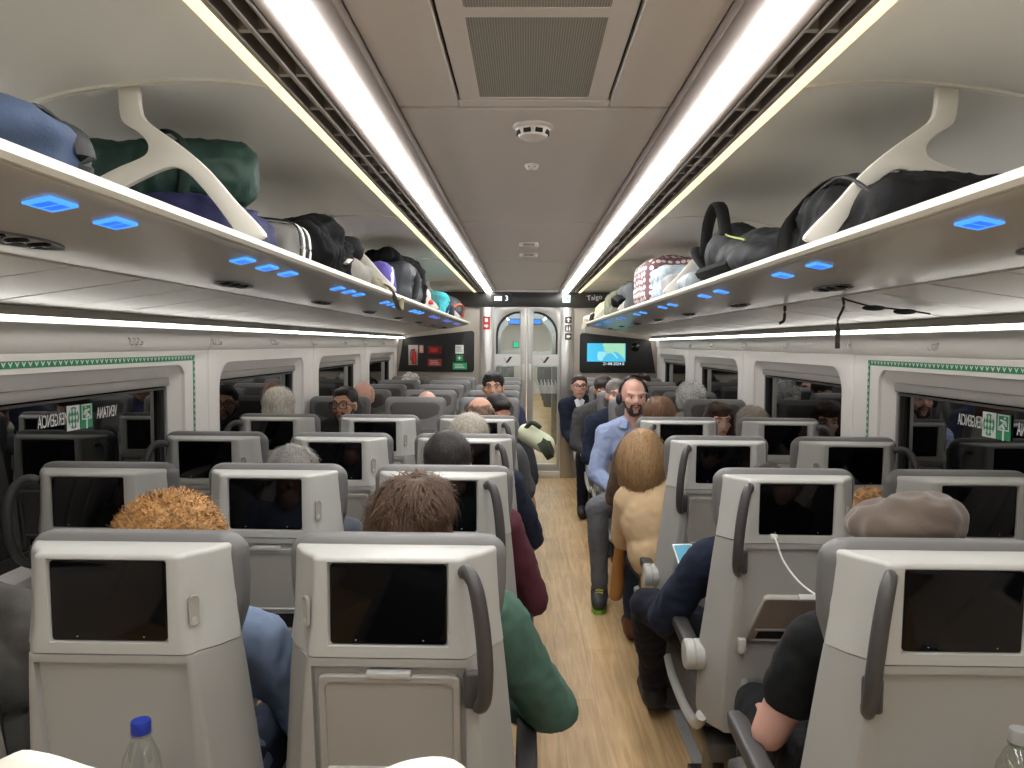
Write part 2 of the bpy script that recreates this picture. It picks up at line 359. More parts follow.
# ---- side walls: lower wall with window openings in bays, upper wall cove, strip light
WIN = [(0.18 + 1.8 * k, 0.18 + 1.8 * k + 1.28) for k in range(5)]
WZ0, WZ1 = 0.84, 1.45
nw = 0
for sgn in (-1, 1):
    sd = 'left' if sgn < 0 else 'right'; seats = 'three-seat' if sgn < 0 else 'two-seat'
    wl = thing('wall_' + sd, 'white moulded side wall with windows on the %s side' % seats, kind='structure')
    bays = [(Y0, -0.02)] + [(-0.02 + 1.8 * k, 1.78 + 1.8 * k) for k in range(4)] + [(7.18, 8.89)]
    for i, (a, e) in enumerate(bays):
        holes = []
        if i > 0:
            ws, we = WIN[i - 1]; holes = [rrect(ws - 0.07, min(we + 0.07, e - 0.04), WZ0, WZ1, [0.06, 0.05, 0.06, 0.13], 6)]
        me = plate(rrect(a + 0.003, e - 0.003, 0.0, 1.512, 0.004, 1), holes, 0.03, M_WALL, 'yz', sgn * 1.515, 0.003)
        link('wall_panel', me, wl)
        pr = [(1.50, 1.512), (1.494, 1.522), (1.486, 1.55), (1.482, 1.58), (1.478, 1.606), (1.476, 1.612), (1.53, 1.612), (1.53, 1.512)]
        b = NB(); rings(b, [[Vector((sgn * x, yy, z)) for x, z in pr] for yy in (a + 0.003, e - 0.003)]); part('upper_panel', b, M_WALL, wl)
    b = NB(); rings(b, [[Vector((sgn * x, yy, z)) for x, z in ((1.72, 0), (1.72, 2.3), (1.70, 2.3), (1.70, 0))] for yy in (Y0, Y1)]); part('outer_skin', b, M_MATT, wl, False)
    t = thing('wall_light', 'thin bright light line along the wall under the %s side rack' % seats, 'light strip')
    b = NB(); rings(b, [[Vector((sgn * x, yy, z)) for x, z in ((1.412, 1.606), (1.408, 1.609), (1.408, 1.615), (1.412, 1.618), (1.424, 1.618), (1.424, 1.606))] for yy in (Y0, 8.86)]); part('diffuser', b, M_WLIGHT, t)
    for i, (ws, we) in enumerate(WIN):
        nw += 1; we2 = min(we, bays[i + 1][1] - 0.12); emer = (i == 1)
        wn = thing('window_%d' % nw, 'dark reflective %swindow pane in the wall of the %s side' % ('emergency ' if emer else '', seats), kind='structure', group=None if emer else 'windows of the %s side' % seats)
        oy0, oy1 = ws - 0.07, min(we + 0.07, bays[i + 1][1] - 0.04)
        # slanted reveal between wall opening and glass
        A = rrect(oy0, oy1, WZ0, WZ1, [0.06, 0.05, 0.06, 0.13], 6); B = rrect(ws - 0.02, we2 + 0.035, WZ0 + 0.015, WZ1 - 0.055, [0.05, 0.03, 0.03, 0.09], 6)
        b = NB(); rings(b, [[Vector((sgn * 1.515, u, v)) for u, v in A], [Vector((sgn * 1.565, u, v)) for u, v in B]], cap=False); part('reveal', b, M_WALL, wn)
        link('seal', plate(rrect(ws - 0.03, we2 + 0.045, WZ0 + 0.01, WZ1 - 0.05, 0.04), [rrect(ws + 0.02, we2 - 0.03, WZ0 + 0.05, WZ1 - 0.085, 0.04)], 0.012, M_RUBBER, 'yz', sgn * 1.573), wn)
        link('pane', plate(rrect(ws - 0.03, we2 + 0.045, WZ0 + 0.01, WZ1 - 0.05, 0.04), [], 0.008, M_WGLASS, 'yz', sgn * 1.582), wn)
        b = NB(); box(b, min(sgn * 1.535, sgn * 1.566), max(sgn * 1.535, sgn * 1.566), ws + 0.0, we2 + 0.0, WZ1 - 0.088, WZ1 - 0.052, 0.006, 2); part('blind_box', b, M_BLINDBOX, wn)
        b = NB(); box(b, min(sgn * 1.55, sgn * 1.56), max(sgn * 1.55, sgn * 1.56), ws, we2, WZ1 - 0.104, WZ1 - 0.094, 0.003, 1); part('blind_rail', b, mat('blind_rail_dark', (84, 80, 76), 0.5), wn)
        for q in (0, 0.025):
            b = NB(); box(b, min(sgn * 1.556, sgn * 1.57), max(sgn * 1.556, sgn * 1.57), we2 - 0.012 + q, we2 - 0.004 + q, WZ0 + 0.03, WZ1 - 0.09); part('guide_rail', b, M_ALU if q else M_DKMETAL, wn, False)
        if emer:
            # green band of white chevrons round the emergency window
            gb = NB(); zt0, zt1 = WZ1 + 0.018, WZ1 + 0.04
            yl0, yl1 = ws - 0.11, 3.43
            box(gb, min(sgn * 1.4985, sgn * 1.4995), max(sgn * 1.4985, sgn * 1.4995), yl0, yl1, zt0, zt1)
            box(gb, min(sgn * 1.4985, sgn * 1.4995), max(sgn * 1.4985, sgn * 1.4995), yl1 - 0.02, yl1, 0.8, zt0)
            part('green_band', gb, M_GREEN, wn, False)
            cv = NB(); x = sgn * 1.4978
            y = yl0 + 0.02
            while y < yl1 - 0.02:
                vs3 = [cv.verts.new((x, y + s * 0.011, z)) for s, z in ((-1, zt1 - 0.003), (0, zt0 + 0.003), (1, zt1 - 0.003), (0.45, zt1 - 0.003), (0, zt0 + 0.012), (-0.45, zt1 - 0.003))]
                cv.faces.new(vs3); y += 0.03
            z = 0.82
            while z < zt0:
                vs3 = [cv.verts.new((x, yl1 - 0.01 + s * 0.007, z + d)) for s, d in ((-1, 0), (0, 0.018), (1, 0), (0.3, 0), (0, 0.01), (-0.3, 0))]
                cv.faces.new(vs3); z += 0.028
            props(part('chevron_print', cv, M_WHITE, wn, False), kind='stuff')
            # lettering reads from outside, so it is mirrored in here
            zc = 1.285; xx = sgn * 1.5765
            def ontop(yc, s, size, m, off=0.0):
                # outside reader looks along -sgn*x ; text right = direction so that it reads from outside
                rt = Vector((0, sgn * 1.0, 0)); up = Vector((0, 0, 1)); nn = rt.cross(up)
                mt = Matrix((rt, up, nn)).transposed().to_4x4(); mt = mt @ Matrix.Diagonal((0.5, 1, 1, 1)); mt.translation = Vector((xx - sgn * off, yc, zc))
                return link('window_lettering', textmesh(s, size, m, mt), wn)
            if sgn < 0:
                ontop(2.84, 'VENTANA', 0.06, M_WHITE); ontop(2.52, 'EMERGENCIA', 0.06, M_WHITE); icons = ((2.70, 'exit'), (2.62, 'map'))
            else:
                ontop(2.44, 'VENTANA', 0.06, M_WHITE); ontop(2.76, 'EMERGENCIA', 0.06, M_WHITE); icons = ((2.575, 'exit'), (2.655, 'map'))
            for yc, kd in icons:
                x0 = sgn * 1.574
                b = NB(); box(b, x0 - 0.0006, x0 + 0.0006, yc - 0.038, yc + 0.038, zc - 0.043, zc + 0.043)
                st = part('sticker', b, M_GREEN if kd == 'exit' else M_WHITE, wn, False)
                xs = x0 - sgn * 0.0012
                if kd == 'exit':
                    b = NB()
                    for (a1, b1, c1, d1) in ((-0.03, -0.026, -0.01, 0.04), (0.026, 0.03, -0.01, 0.04), (-0.03, 0.03, 0.037, 0.041), (-0.004, 0.004, -0.045, -0.01), (-0.03, 0.03, -0.012, -0.008)):
                        box(b, xs - 0.0004, xs + 0.0004, yc + a1, yc + b1, zc + c1, zc + d1)
                    for (p0, p1) in (((-0.012, 0.02), (0.008, 0.004)), ((0.008, 0.004), (0.018, -0.004)), ((0.006, 0.006), (-0.006, -0.006)), ((-0.008, 0.018), (0.014, 0.022)), ((-0.012, 0.02), (-0.016, 0.004))):
                        tube(b, [(xs, yc + p0[0], zc + p0[1]), (xs, yc + p1[0], zc + p1[1])], 0.004, 5)
                    lathe(b, [(0, -0.005), (0.005, 0), (0, 0.005)], 8, (xs, yc - 0.008, zc + 0.03))
                    part('pictogram', b, M_WHITE, st, False)
                else:
                    b = NB(); rr = [Vector((xs, yc + 0.032 * cos(k * pi / 12), zc + 0.038 * sin(k * pi / 12))) for k in range(24)]
                    b.faces.new([b.verts.new(p) for p in rr]); part('green_disc', b, M_GREEN, st, False)
                    b = NB(); rnd = random.Random(3)
                    for k in range(9):
                        a1, c1 = (k % 3 - 1) * 0.018, (k // 3 - 1) * 0.024
                        box(b, xs - sgn * 0.0008, xs - sgn * 0.0004, yc + a1 - 0.006, yc + a1 + 0.005, zc + c1 - 0.004, zc + c1 + 0.007)
                        box(b, xs - sgn * 0.0008, xs - sgn * 0.0004, yc + a1 - 0.002, yc + a1 + 0.002, zc + c1 - 0.01, zc + c1 + 0.01)
                    part('pictogram', b, M_WHITE, st, False)
    # coat hooks
    for k, yy in enumerate((1.42, 2.86, 3.62, 4.45, 5.3, 6.2, 7.0, 7.9)):
        h = thing('coat_hook', 'little white coat hooks on the wall above windows, %s side' % seats, 'coat hook', (sgn * 1.489, yy, 1.552), group='coat hooks, %s side' % seats)
        for j in range(3 if sgn < 0 else 2):
            dy = (j - 1) * 0.032; b = NB()
            tube(b, spline([(0, dy, 0.012), (-sgn * 0.012, dy, 0.006), (-sgn * 0.014, dy, -0.01), (-sgn * 0.022, dy, -0.012), (-sgn * 0.024, dy, 0.0)], 3), 0.0045, 6); part('hook', b, mat('hook_white', (205, 202, 198), 0.35), h)
# rear closure behind the camera
b = NB(); box(b, -1.72, 1.72, Y0 - 0.05, Y0, 0, 2.3); props(part('wall_rear', b, M_BULK, smooth=False), 'grey rear wall of the coach', kind='structure')

# ================================================================== far bulkhead and glass doors
wb = thing('wall_end', 'grey end bulkhead with steel columns round the glass doors', kind='structure')
def pbox(name, x0, x1, y0, y1, z0, z1, m, par=wb, bev=0.004):
    b = NB(); box(b, x0, x1, y0, y1, z0, z1, bev, 2); return part(name, b, m, par)
YB = 8.9
pbox('bulkhead_panel', -1.72, -0.535, YB, YB + 0.06, 0, 2.3, M_BULK)
pbox('bulkhead_panel', 0.535, 1.72, YB, YB + 0.06, 0, 2.3, M_BULK)
pbox('column', -0.535, -0.395, YB - 0.03, YB + 0.06, 0, 1.97, M_METAL)
pbox('column', 0.395, 0.535, YB - 0.03, YB + 0.06, 0, 1.97, M_METAL)
pbox('header', -1.0, 1.0, YB - 0.04, YB + 0.06, 1.975, 2.145, M_HEADER)
pbox('header_top', -1.0, 1.0, YB - 0.02, YB + 0.06, 2.145, 2.3, M_CEIL)
pbox('threshold', -0.395, 0.395, YB - 0.04, YB + 0.06, 0, 0.075, mat('threshold_white', (214, 210, 200), 0.4))
b = NB(); box(b, -1.0, 1.0, YB + 0.0, 25, -0.02, 0.0);
props(part('floor_vestibule', b, M_FLOOR, smooth=False), 'wood-look floor of the vestibule beyond the glass doors', kind='structure')
for s in (-1, 1):
    dn = thing('door_%d' % (1 if s < 0 else 2), 'sliding glass door leaf in steel frame, %s leaf' % ('three-seat side' if s < 0 else 'two-seat side'), loc=(0, YB + 0.015, 0), kind='structure')
    o_ = rrect(min(s * 0.008, s * 0.39), max(s * 0.008, s * 0.39), 0.08, 1.968, 0.004, 1)
    rr = [0.02, 0.02, 0.26, 0.02] if s > 0 else [0.02, 0.02, 0.02, 0.26]
    up = rrect(min(s * 0.075, s * 0.355), max(s * 0.075, s * 0.355), 1.30, 1.925, rr, 8)
    lo = rrect(min(s * 0.075, s * 0.355), max(s * 0.075, s * 0.355), 0.16, 1.292, 0.02, 3)
    link('door_frame', plate(o_, [up, lo], 0.035, mat('door_frame_alu', (188, 188, 184), 0.3, metal=0.55), 'xz', 0, 0.003), dn)
    link('arch_trim', plate(rrect(min(s * 0.07, s * 0.36), max(s * 0.07, s * 0.36), 1.295, 1.93, rr, 8), [rrect(min(s * 0.075, s * 0.335), max(s * 0.075, s * 0.335), 1.29, 1.905, rr, 8)], 0.012, M_MATT, 'xz', 0.0, 0), dn)
    b = NB(); box(b, min(s * 0.07, s * 0.36), max(s * 0.07, s * 0.36), -0.004, 0.004, 0.15, 1.93); part('pane', b, M_GLASS, dn, False)
    b = NB(); box(b, min(s * 0.07, s * 0.37), max(s * 0.07, s * 0.37), -0.02, -0.01, 1.305, 1.432); fb = part('white_band', b, mat('band_white', (205, 204, 200), 0.45), dn, False)
    b = NB(); xc = s * 0.215
    for q in ((-0.055, 0.03, -0.03, 0.03, -0.012, -0.012, -0.03, -0.012),):
        b.faces.new([b.verts.new((xc + x, -0.0215, 1.368 + z)) for x, z in ((-0.055, 0.022), (-0.045, 0.022), (-0.015, -0.018), (-0.022, -0.028))])
    part('logo_mark', b, mat('logo_grey', (160, 160, 158), 0.5), fb, False)
    b = NB(); b.faces.new([b.verts.new((xc + x, -0.0215, 1.368 + z)) for x, z in ((-0.028, -0.034), (0.0, -0.034), (0.05, 0.036), (0.02, 0.036))]); part('logo_stroke', b, M_MATT, fb, False)
    b = NB(); k = 0; x = 0.085
    while x < 0.345:
        box(b, min(s * x, s * (x + 0.006)), max(s * x, s * (x + 0.006)), -0.008, -0.0055, 0.98, 1.14 - 0.03 * (k % 3)); x += 0.0135; k += 1
    props(part('frost_stripes', b, mat('frost', (210, 212, 208), 0.6), dn, False), kind='stuff')
    b = NB(); box(b, s * 0.038 - 0.014, s * 0.038 + 0.014, -0.04, -0.018, 1.13, 1.32, 0.01, 2); part('pull_handle', b, mat('handle_light', (206, 206, 202), 0.35), dn)
# vestibule and next coach seen through the glass
ve = thing('wall_vestibule', 'grey walls of the vestibule beyond the glass doors', kind='structure')
for s in (-1, 1):
    pbox('vestibule_panel', *(sorted((s * 0.62, s * 0.70))), YB + 0.07, 12.0, 0, 2.2, M_WALL, ve)
    pbox('inner_column', *(sorted((s * 0.40, s * 0.62))), 11.9, 12.0, 0, 2.2, M_METAL, ve)
    pbox('inner_column', *(sorted((s * 0.44, s * 0.62))), 10.4, 10.5, 0, 2.2, M_METAL, ve)
    pbox('next_coach_wall', *(sorted((s * 0.95, s * 1.0))), 12.0, 25, 0, 2.3, M_WALL, ve)
    pbox('second_door_frame', *(sorted((s * 0.0, s * 0.03))), 11.95, 11.99, 0.0, 2.0, M_METAL, ve) if s < 0 else None
    pbox('second_band', *(sorted((s * 0.04, s * 0.39))), 11.95, 11.97, 1.32, 1.44, MATS['band_white'], ve)
    for k in range(6):
        pbox('far_seat', *(sorted((s * 0.32, s * 0.8))), 14 + k * 1.4, 14.15 + k * 1.4, 0.4, 1.15, M_CUSH, ve, 0.05)
pbox('arch_lintel', -0.62, 0.62, 11.9, 12.0, 2.03, 2.2, M_METAL, ve)
b = NB(); box(b, -1.0, 1.0, YB + 0.07, 25, 2.2, 2.25); props(part('ceiling_vestibule', b, M_CEIL, smooth=False), 'ceiling of the vestibule beyond the glass doors', kind='structure')
pbox('end_panel', -1, 1, 25, 25.05, 0, 2.3, M_WALL, ve)
for s in (-1, 1):
    o = thing('vestibule_light', 'light strip on the ceiling beyond the glass doors, %s' % ('three-seat side' if s < 0 else 'two-seat side'), 'ceiling light')
    b = NB(); box(b, *(sorted((s * 0.25, s * 0.32))), 9.3, 24, 2.185, 2.199); part('diffuser', b, mat('vest_light', (255, 255, 255), 0.5, emit=(246, 250, 255), estr=16.0), o, False)
for x0, x1, z0, z1, m_, lb in ((-0.27, -0.1, 1.86, 1.93, M_BLUE, 'blue lit display beyond the glass doors, three-seat side'), (0.06, 0.22, 1.86, 1.93, M_BLUE, 'blue lit display beyond the glass doors, two-seat side'), (-0.2, -0.12, 1.5, 1.58, mat('far_green', (30, 160, 120), .4, emit=(60, 200, 160), estr=.9), 'small green lit sign beyond the glass doors')):
    o = thing('vestibule_display', lb, 'display', ((x0 + x1) / 2, 11.86, (z0 + z1) / 2)); hw, hh = (x1 - x0) / 2, (z1 - z0) / 2
    b = NB(); box(b, -hw - .01, hw + .01, 0.0, 0.03, -hh - .01, hh + .01, .004, 1); part('housing', b, M_HEADER, o)
    b = NB(); box(b, -hw, hw, -.004, 0.001, -hh, hh); part('screen', b, m_, o, False)
for s in (-1, 1):
    A = [(s * 0.39, 0), (s * 0.39, 1.6)] + [(s * (0.03 + 0.36 * cos(k * pi / 16)), 1.6 + 0.36 * sin(k * pi / 16)) for k in range(1, 9)] + [(s * 0.03, 2.03), (s * 0.43, 2.03), (s * 0.43, 0)]
    link('arch_frame', plate(A, [], 0.03, M_ALU, 'xz', 11.93), ve)
# signs on header and columns
YH = YB - 0.046
def sign(name, lbl, x, z, w_, h_, m, y=YH, cat='sign', bev=0.004):
    o = thing(name, lbl, cat, (x, y, z)); link('plate', plate(rrect(-w_ / 2, w_ / 2, -h_ / 2, h_ / 2, bev, 3), [], 0.006, m, 'xz', 0), o); return o
M_LED = mat('led_white', (200, 230, 255), 0.4, emit=(225, 240, 255), estr=1.4)
o = sign('led_display', 'black header display with glowing white coach number three', -0.29, 2.07, 0.24, 0.09, M_MATT, cat='display')
b = NB(); box(b, -0.085, 0.0, -0.0055, -0.0035, -0.024, 0.024, 0.0); part('lit_block', b, M_LED, o, False)
link('digit', textmesh('3', 0.085, M_LED, Matrix.Translation((0.055, -0.005, 0)) @ FACE_CAM), o)
o = sign('exit_sign', 'small lit green and white exit sign on black header', 0.45, 2.07, 0.085, 0.085, mat('exit_pale', (190, 226, 208), 0.4, emit=(190, 235, 210), estr=0.6))
b = NB(); tube(b, [(-0.02, -0.005, 0.02), (0.015, -0.005, 0.0), (-0.005, -0.005, -0.02)], 0.007, 5); tube(b, [(0.015, -0.005, 0.0), (0.025, -0.005, -0.025)], 0.006, 5); part('pictogram', b, M_GREEN, o, False)
o = sign('maker_plate', 'white script lettering on the black header beside exit sign', 0.77, 2.085, 0.2, 0.1, M_HEADER)
link('lettering', textmesh('Talgo', 0.08, M_WHITE, Matrix.Translation((0, -0.005, 0)) @ FACE_CAM @ Matrix.Shear('XY', 4, (0.3, 0)) if False else Matrix.Translation((0, -0.005, 0)) @ Matrix.Rotation(-0.12, 4, 'Y') @ FACE_CAM), o)
o = sign('emergency_sign', 'red and white emergency handle sign on steel column', -0.465, 1.79, 0.08, 0.15, M_RED, y=YB - 0.035)
b = NB(); box(b, -0.018, 0.018, -0.005, -0.0035, 0.012, 0.055); part('pictogram', b, M_WHITE, o, False)
b = NB(); b.faces.new([b.verts.new((x, -0.0045, z)) for x, z in ((-0.025, -0.02), (0.0, -0.02), (0.0, -0.008), (0.026, -0.034), (0.0, -0.06), (0.0, -0.047), (-0.025, -0.047))]); part('arrow', b, M_WHITE, o, False)
for zz, kd, lb in ((1.83, 'up', 'dark pictogram plate with white up arrow on steel column'), (1.735, 'wc', 'dark pictogram plate with white toilet figures on steel column'), (1.64, 'cup', 'dark pictogram plate with white cup on steel column')):
    o = sign('pictogram_plate', lb, 0.475, zz, 0.075, 0.075, M_ICON, y=YB - 0.035); b = NB()
    if kd == 'up':
        b.faces.new([b.verts.new((x, -0.0045, z)) for x, z in ((0, 0.026), (0.024, 0.002), (0.009, 0.002), (0.009, -0.026), (-0.009, -0.026), (-0.009, 0.002), (-0.024, 0.002))])
    elif kd == 'wc':
        for x in (-0.014, 0.014): box(b, x - 0.008, x + 0.008, -0.005, -0.0035, -0.028, 0.012); lathe(b, [(0, -0.006), (0.006, 0), (0, 0.006)], 8, (x, -0.005, 0.021))
    else:
        box(b, -0.02, 0.012, -0.005, -0.0035, -0.016, 0.016); box(b, 0.012, 0.024, -0.005, -0.0035, -0.006, 0.01)
    part('pictogram', b, M_WHITE, o, False)
# black equipment panels
PL = [(-1.485, 1.225), (-0.625, 1.225), (-0.605, 1.245), (-0.605, 1.68), (-0.63, 1.70), (-1.35, 1.62), (-1.43, 1.60)]
o = thing('equipment_panel', 'black panel with fire extinguisher niche and alarm buttons on bulkhead', 'panel', (0, YB - 0.012, 0))
link('panel', plate(PL, [], 0.02, M_MATT, 'xz', 0, 0.004), o)
pl = NB(); box(pl, -1.365, -1.255, -0.016, -0.011, 1.30, 1.53); nic = part('niche', pl, mat('niche_grey', (190, 180, 172), 0.5), o, False)
e = thing('fire_extinguisher', 'red fire extinguisher hanging in the pale niche of black panel', 'extinguisher', (-1.295, YB - 0.052, 1.31))
b = NB(); lathe(b, [(0, 0), (0.024, 0), (0.026, 0.01), (0.026, 0.13), (0.018, 0.15), (0.008, 0.158), (0, 0.16)], 14); part('cylinder', b, M_RED, e)
b = NB(); box(b, -0.03, 0.012, -0.008, 0.008, 0.158, 0.172, 0.003, 1); part('lever', b, M_MATT, e)
b = NB(); tube(b, spline([(-0.01, -0.0, 0.165), (-0.035, 0, 0.15), (-0.038, 0, 0.09), (-0.034, 0, 0.04)], 4), 0.006, 6); part('hose', b, M_MATT, e)
for (x, z, w_, h_, m, nm, lb, ct) in ((-1.215, 1.485, 0.045, 0.09, mat('pale_red', (206, 150, 140), 0.5), 'alarm_label', 'small pale red instruction label on the black panel', 'label'),
        (-1.06, 1.475, 0.16, 0.09, mat('dark_red_box', (120, 16, 16), 0.35), 'alarm_box', 'dark red glazed alarm box on the black panel', 'alarm'),
        (-1.06, 1.33, 0.16, 0.085, mat('brick_red', (168, 60, 48), 0.5), 'alarm_sign', 'brick red instruction sign below the alarm box', 'sign'),
        (-0.775, 1.485, 0.095, 0.1, M_WHITE, 'notice', 'white paper notice on black panel', 'notice'),
        (-0.775, 1.385, 0.08, 0.07, M_GREEN, 'first_aid_sign', 'small green square sign below white notice', 'sign'),
        (-0.77, 1.29, 0.16, 0.075, mat('sign_green_light', (34, 160, 104), 0.5), 'exit_route_sign', 'wide green sign at foot of black panel', 'sign')):
    s = sign(nm, lb, x, z, w_, h_, m, y=YB - 0.028, cat=ct); b = NB()
    if nm == 'alarm_box':
        box(b, -0.05, 0.03, -0.014, -0.004, -0.026, 0.02, 0.004, 1); part('button', b, mat('alarm_red', (206, 30, 34), 0.3), s)
    elif nm in ('first_aid_sign',):
        box(b, -0.02, 0.02, -0.0045, -0.0035, -0.005, 0.005); box(b, -0.005, 0.005, -0.0045, -0.0035, -0.02, 0.02); part('pictogram', b, M_WHITE, s, False)
    else:
        for q in range(3): box(b, -w_ * 0.36, w_ * (0.2 + 0.07 * q), -0.0045, -0.0035, h_ * (0.2 - 0.22 * q), h_ * (0.26 - 0.22 * q))
        props(part('print', b, M_ICON if nm == 'notice' else M_WHITE, s, False), kind='stuff')
PR = [(1.485, 1.225), (0.635, 1.225), (0.61, 1.245), (0.61, 1.66), (0.635, 1.685), (1.33, 1.615), (1.42, 1.60)]
o = thing('monitor_panel', 'black bulkhead panel holding a lit map screen', 'monitor', (0, YB - 0.012, 0))
link('panel', plate(PR, [], 0.02, M_MATT, 'xz', 0, 0.004), o)
M_SEA = mat('map_sea', (40, 130, 170), 0.3, emit=(70, 178, 214), estr=0.85); M_LAND = mat('map_land', (120, 170, 140), 0.3, emit=(150, 205, 176), estr=0.8)
M_LAND2 = mat('map_land_pale', (130, 180, 190), 0.3, emit=(140, 204, 222), estr=0.8)
b = NB(); box(b, 0.695, 1.135, -0.016, -0.012, 1.355, 1.565); sc_ = part('screen', b, M_SEA, o, False)
def flat(name, pts, m, par, y=-0.0175):
    b = NB(); b.faces.new([b.verts.new((x, y, z)) for x, z in pts]); return part(name, b, m, par, False)
flat('map_land', [(0.88, 1.565), (1.125, 1.565), (1.13, 1.37), (1.11, 1.40), (1.08, 1.43), (1.05, 1.455), (1.01, 1.47), (0.985, 1.44), (0.955, 1.455), (0.925, 1.44), (0.905, 1.47), (0.885, 1.49), (0.89, 1.52), (0.87, 1.54)], M_LAND, sc_)
flat('map_iberia', [(0.82, 1.47), (0.9, 1.47), (0.92, 1.44), (0.885, 1.40), (0.87, 1.365), (0.82, 1.37), (0.81, 1.42)], M_LAND2, sc_, -0.018)
flat('map_italy', [(0.99, 1.455), (1.01, 1.45), (1.05, 1.40), (1.04, 1.39), (1.0, 1.43)], M_LAND2, sc_, -0.0182)
link('date_text', textmesh('21-08-2024 0', 0.045, mat('date_white', (230, 235, 235), 0.4, emit=(225, 235, 235), estr=0.9), Matrix.Translation((1.0, -0.0155, 1.33)) @ FACE_CAM), o)
b = NB(); lathe(b, [(0, -0.001), (0.045, 0.0), (0.05, 0.012), (0.035, 0.02), (0.016, 0.022), (0.012, 0.03), (0, 0.03)], 18); me = mesh(b, M_BLACK); me.transform(Matrix.Rotation(pi / 2, 4, 'X'))
link('camera_dome', me, o, (1.245, -0.012, 1.525))
# ================================================================== seats
ZT = 1.19
def yr(z): return 0.0 if z >= ZT else (0.03 * (ZT - z) if z > 0.99 else 0.006 + 0.13 * (0.99 - z))
def interp(tab, z):
    for (a, va), (b_, vb) in zip(tab[:-1], tab[1:]):
        lo, hi = (a, b_) if a < b_ else (b_, a)
        if lo <= z <= hi:
            t = (z - a) / (b_ - a); return va + (vb - va) * t
    return tab[0][1] if abs(z - tab[0][0]) < abs(z - tab[-1][0]) else tab[-1][1]
def shell_mesh(zs, wf, xs, rec, m, d=0.10, r=0.022, flare=0.02, topr=0.0):
    """seat shell: rings over z; rear face carries the recess function rec(x, z) -> depth"""
    bm = NB(); rs = []
    for z in zs:
        wv = wf(z); y = yr(z); rv = r
        if topr and z > zs[-1] - topr:
            q = z - (zs[-1] - topr); k = topr - math.sqrt(max(topr * topr - q * q, 0)); y += k * 0.8; wv -= k * 0.9
        hw = wv - rv
        ring = [Vector((-wv - flare, y + d, z)), Vector((-wv - flare * .97, y + d * .9, z)), Vector((-wv - flare * .56, y + d * .52, z))]
        for k in range(6):
            a = pi + k / 5 * pi / 2; ring.append(Vector((-wv + rv + rv * cos(a), y + rv + rv * sin(a), z)))
        for x in xs:
            xx = max(-hw + 0.0005, min(hw - 0.0005, x)); ring.append(Vector((xx, y + rec(x, z), z)))
        for k in range(6):
            a = 1.5 * pi + k / 5 * pi / 2; ring.append(Vector((wv - rv + rv * cos(a), y + rv + rv * sin(a), z)))
        ring += [Vector((wv + flare * .56, y + d * .52, z)), Vector((wv + flare * .97, y + d * .9, z)), Vector((wv + flare, y + d, z))]
        rs.append(ring)
    rings(bm, rs); return mesh(bm, m, True, 'shell', 62)
SX, S0, S1 = 0.105, 1.014, 1.162
def up_rec(x, z): return 0.008 if (abs(x) < SX and S0 < z < S1) else 0.0
e_ = 0.0025
UP_XS = [-0.112, -SX - e_, -SX + 1e-4, -0.05, 0, 0.05, SX - 1e-4, SX + e_, 0.112]
UP_ZS = [0.992, 1.0, S0 - e_, S0 + 1e-4, 1.05, 1.1, 1.14, S1 - 1e-4, S1 + e_, 1.1655, 1.1675, 1.169, 1.1705, 1.172, 1.173]
ME_UP = shell_mesh(UP_ZS, lambda z: interp([(0.99, 0.15), (1.05, 0.142), (1.19, 0.136)], z), UP_XS, up_rec, M_SHELL, d=0.1, r=0.02, flare=0.052, topr=0.009)
TRX, TZ0, TZ1 = 0.136, 0.665, 0.972
PX, PZ0, PZ1 = 0.11, 0.44, 0.565
def lo_rec(x, z):
    if abs(x) < TRX and TZ0 < z < TZ1: return 0.012
    if abs(x) < PX and PZ0 < z < PZ1: return 0.04
    return 0.0
LO_XS = [-0.14, -TRX - e_, -TRX + 1e-4, -PX - e_, -PX + 1e-4, 0, PX - 1e-4, PX + e_, TRX - 1e-4, TRX + e_, 0.14]
LO_ZS = [0.40, 0.41, PZ0 - e_, PZ0 + 1e-4, 0.5, PZ1 - 1e-4, PZ1 + e_, 0.62, TZ0 - e_, TZ0 + 1e-4, 0.75, 0.85, 0.93, TZ1 - 1e-4, TZ1 + e_, 0.984, 0.9895]
LOW = [(0.40, 0.175), (0.45, 0.185), (0.66, 0.182), (0.8, 0.168), (0.9, 0.16), (0.99, 0.1505)]
ME_LO = shell_mesh(LO_ZS, lambda z: interp(LOW, z), LO_XS, lo_rec, mat('seat_lower_grey', (166, 165, 160), 0.45, bump=0.04, bscale=500), d=0.105, r=0.012, flare=0.05)
def on_rear(fn):     # helper to place flat things on the tilted rear face
    return fn
def cushion_rings(zs, wf, y0f, y1f, r, topr=0.0, n=5):
    rs = []
    for z in zs:
        wv = wf(z); a, e = y0f(z), y1f(z)
        if topr and z > zs[-1] - topr:
            q = z - (zs[-1] - topr); k = topr - math.sqrt(max(topr * topr - q * q, 0)); wv -= k; a += k * 0.5; e -= k * 0.5
        rr = min(r, (e - a) / 2 - 1e-3)
        rs.append([Vector((u, v, z)) for u, v in rrect(-wv, wv, a, e, rr, n)])
    return rs
zz_ = [0.44, 0.47, 0.55, 0.65, 0.75, 0.85, 0.95, 1.03, 1.09, 1.12, 1.13] + [1.187 - 0.05 * (1 - sin(k / 8 * pi / 2)) for k in range(0, 9)]
bm = NB(); rings(bm, cushion_rings(zz_, lambda z: interp([(0.44, 0.17), (0.85, 0.165), (0.95, 0.17), (1.0, 0.192), (1.06, 0.205), (1.22, 0.207)], z), lambda z: yr(z) + interp([(0.4, 0.1), (1.0, 0.095), (1.22, 0.085)], z), lambda z: yr(z) + interp([(0.4, 0.185), (0.98, 0.185), (1.16, 0.16), (1.22, 0.14)], z), 0.03, 0.04))
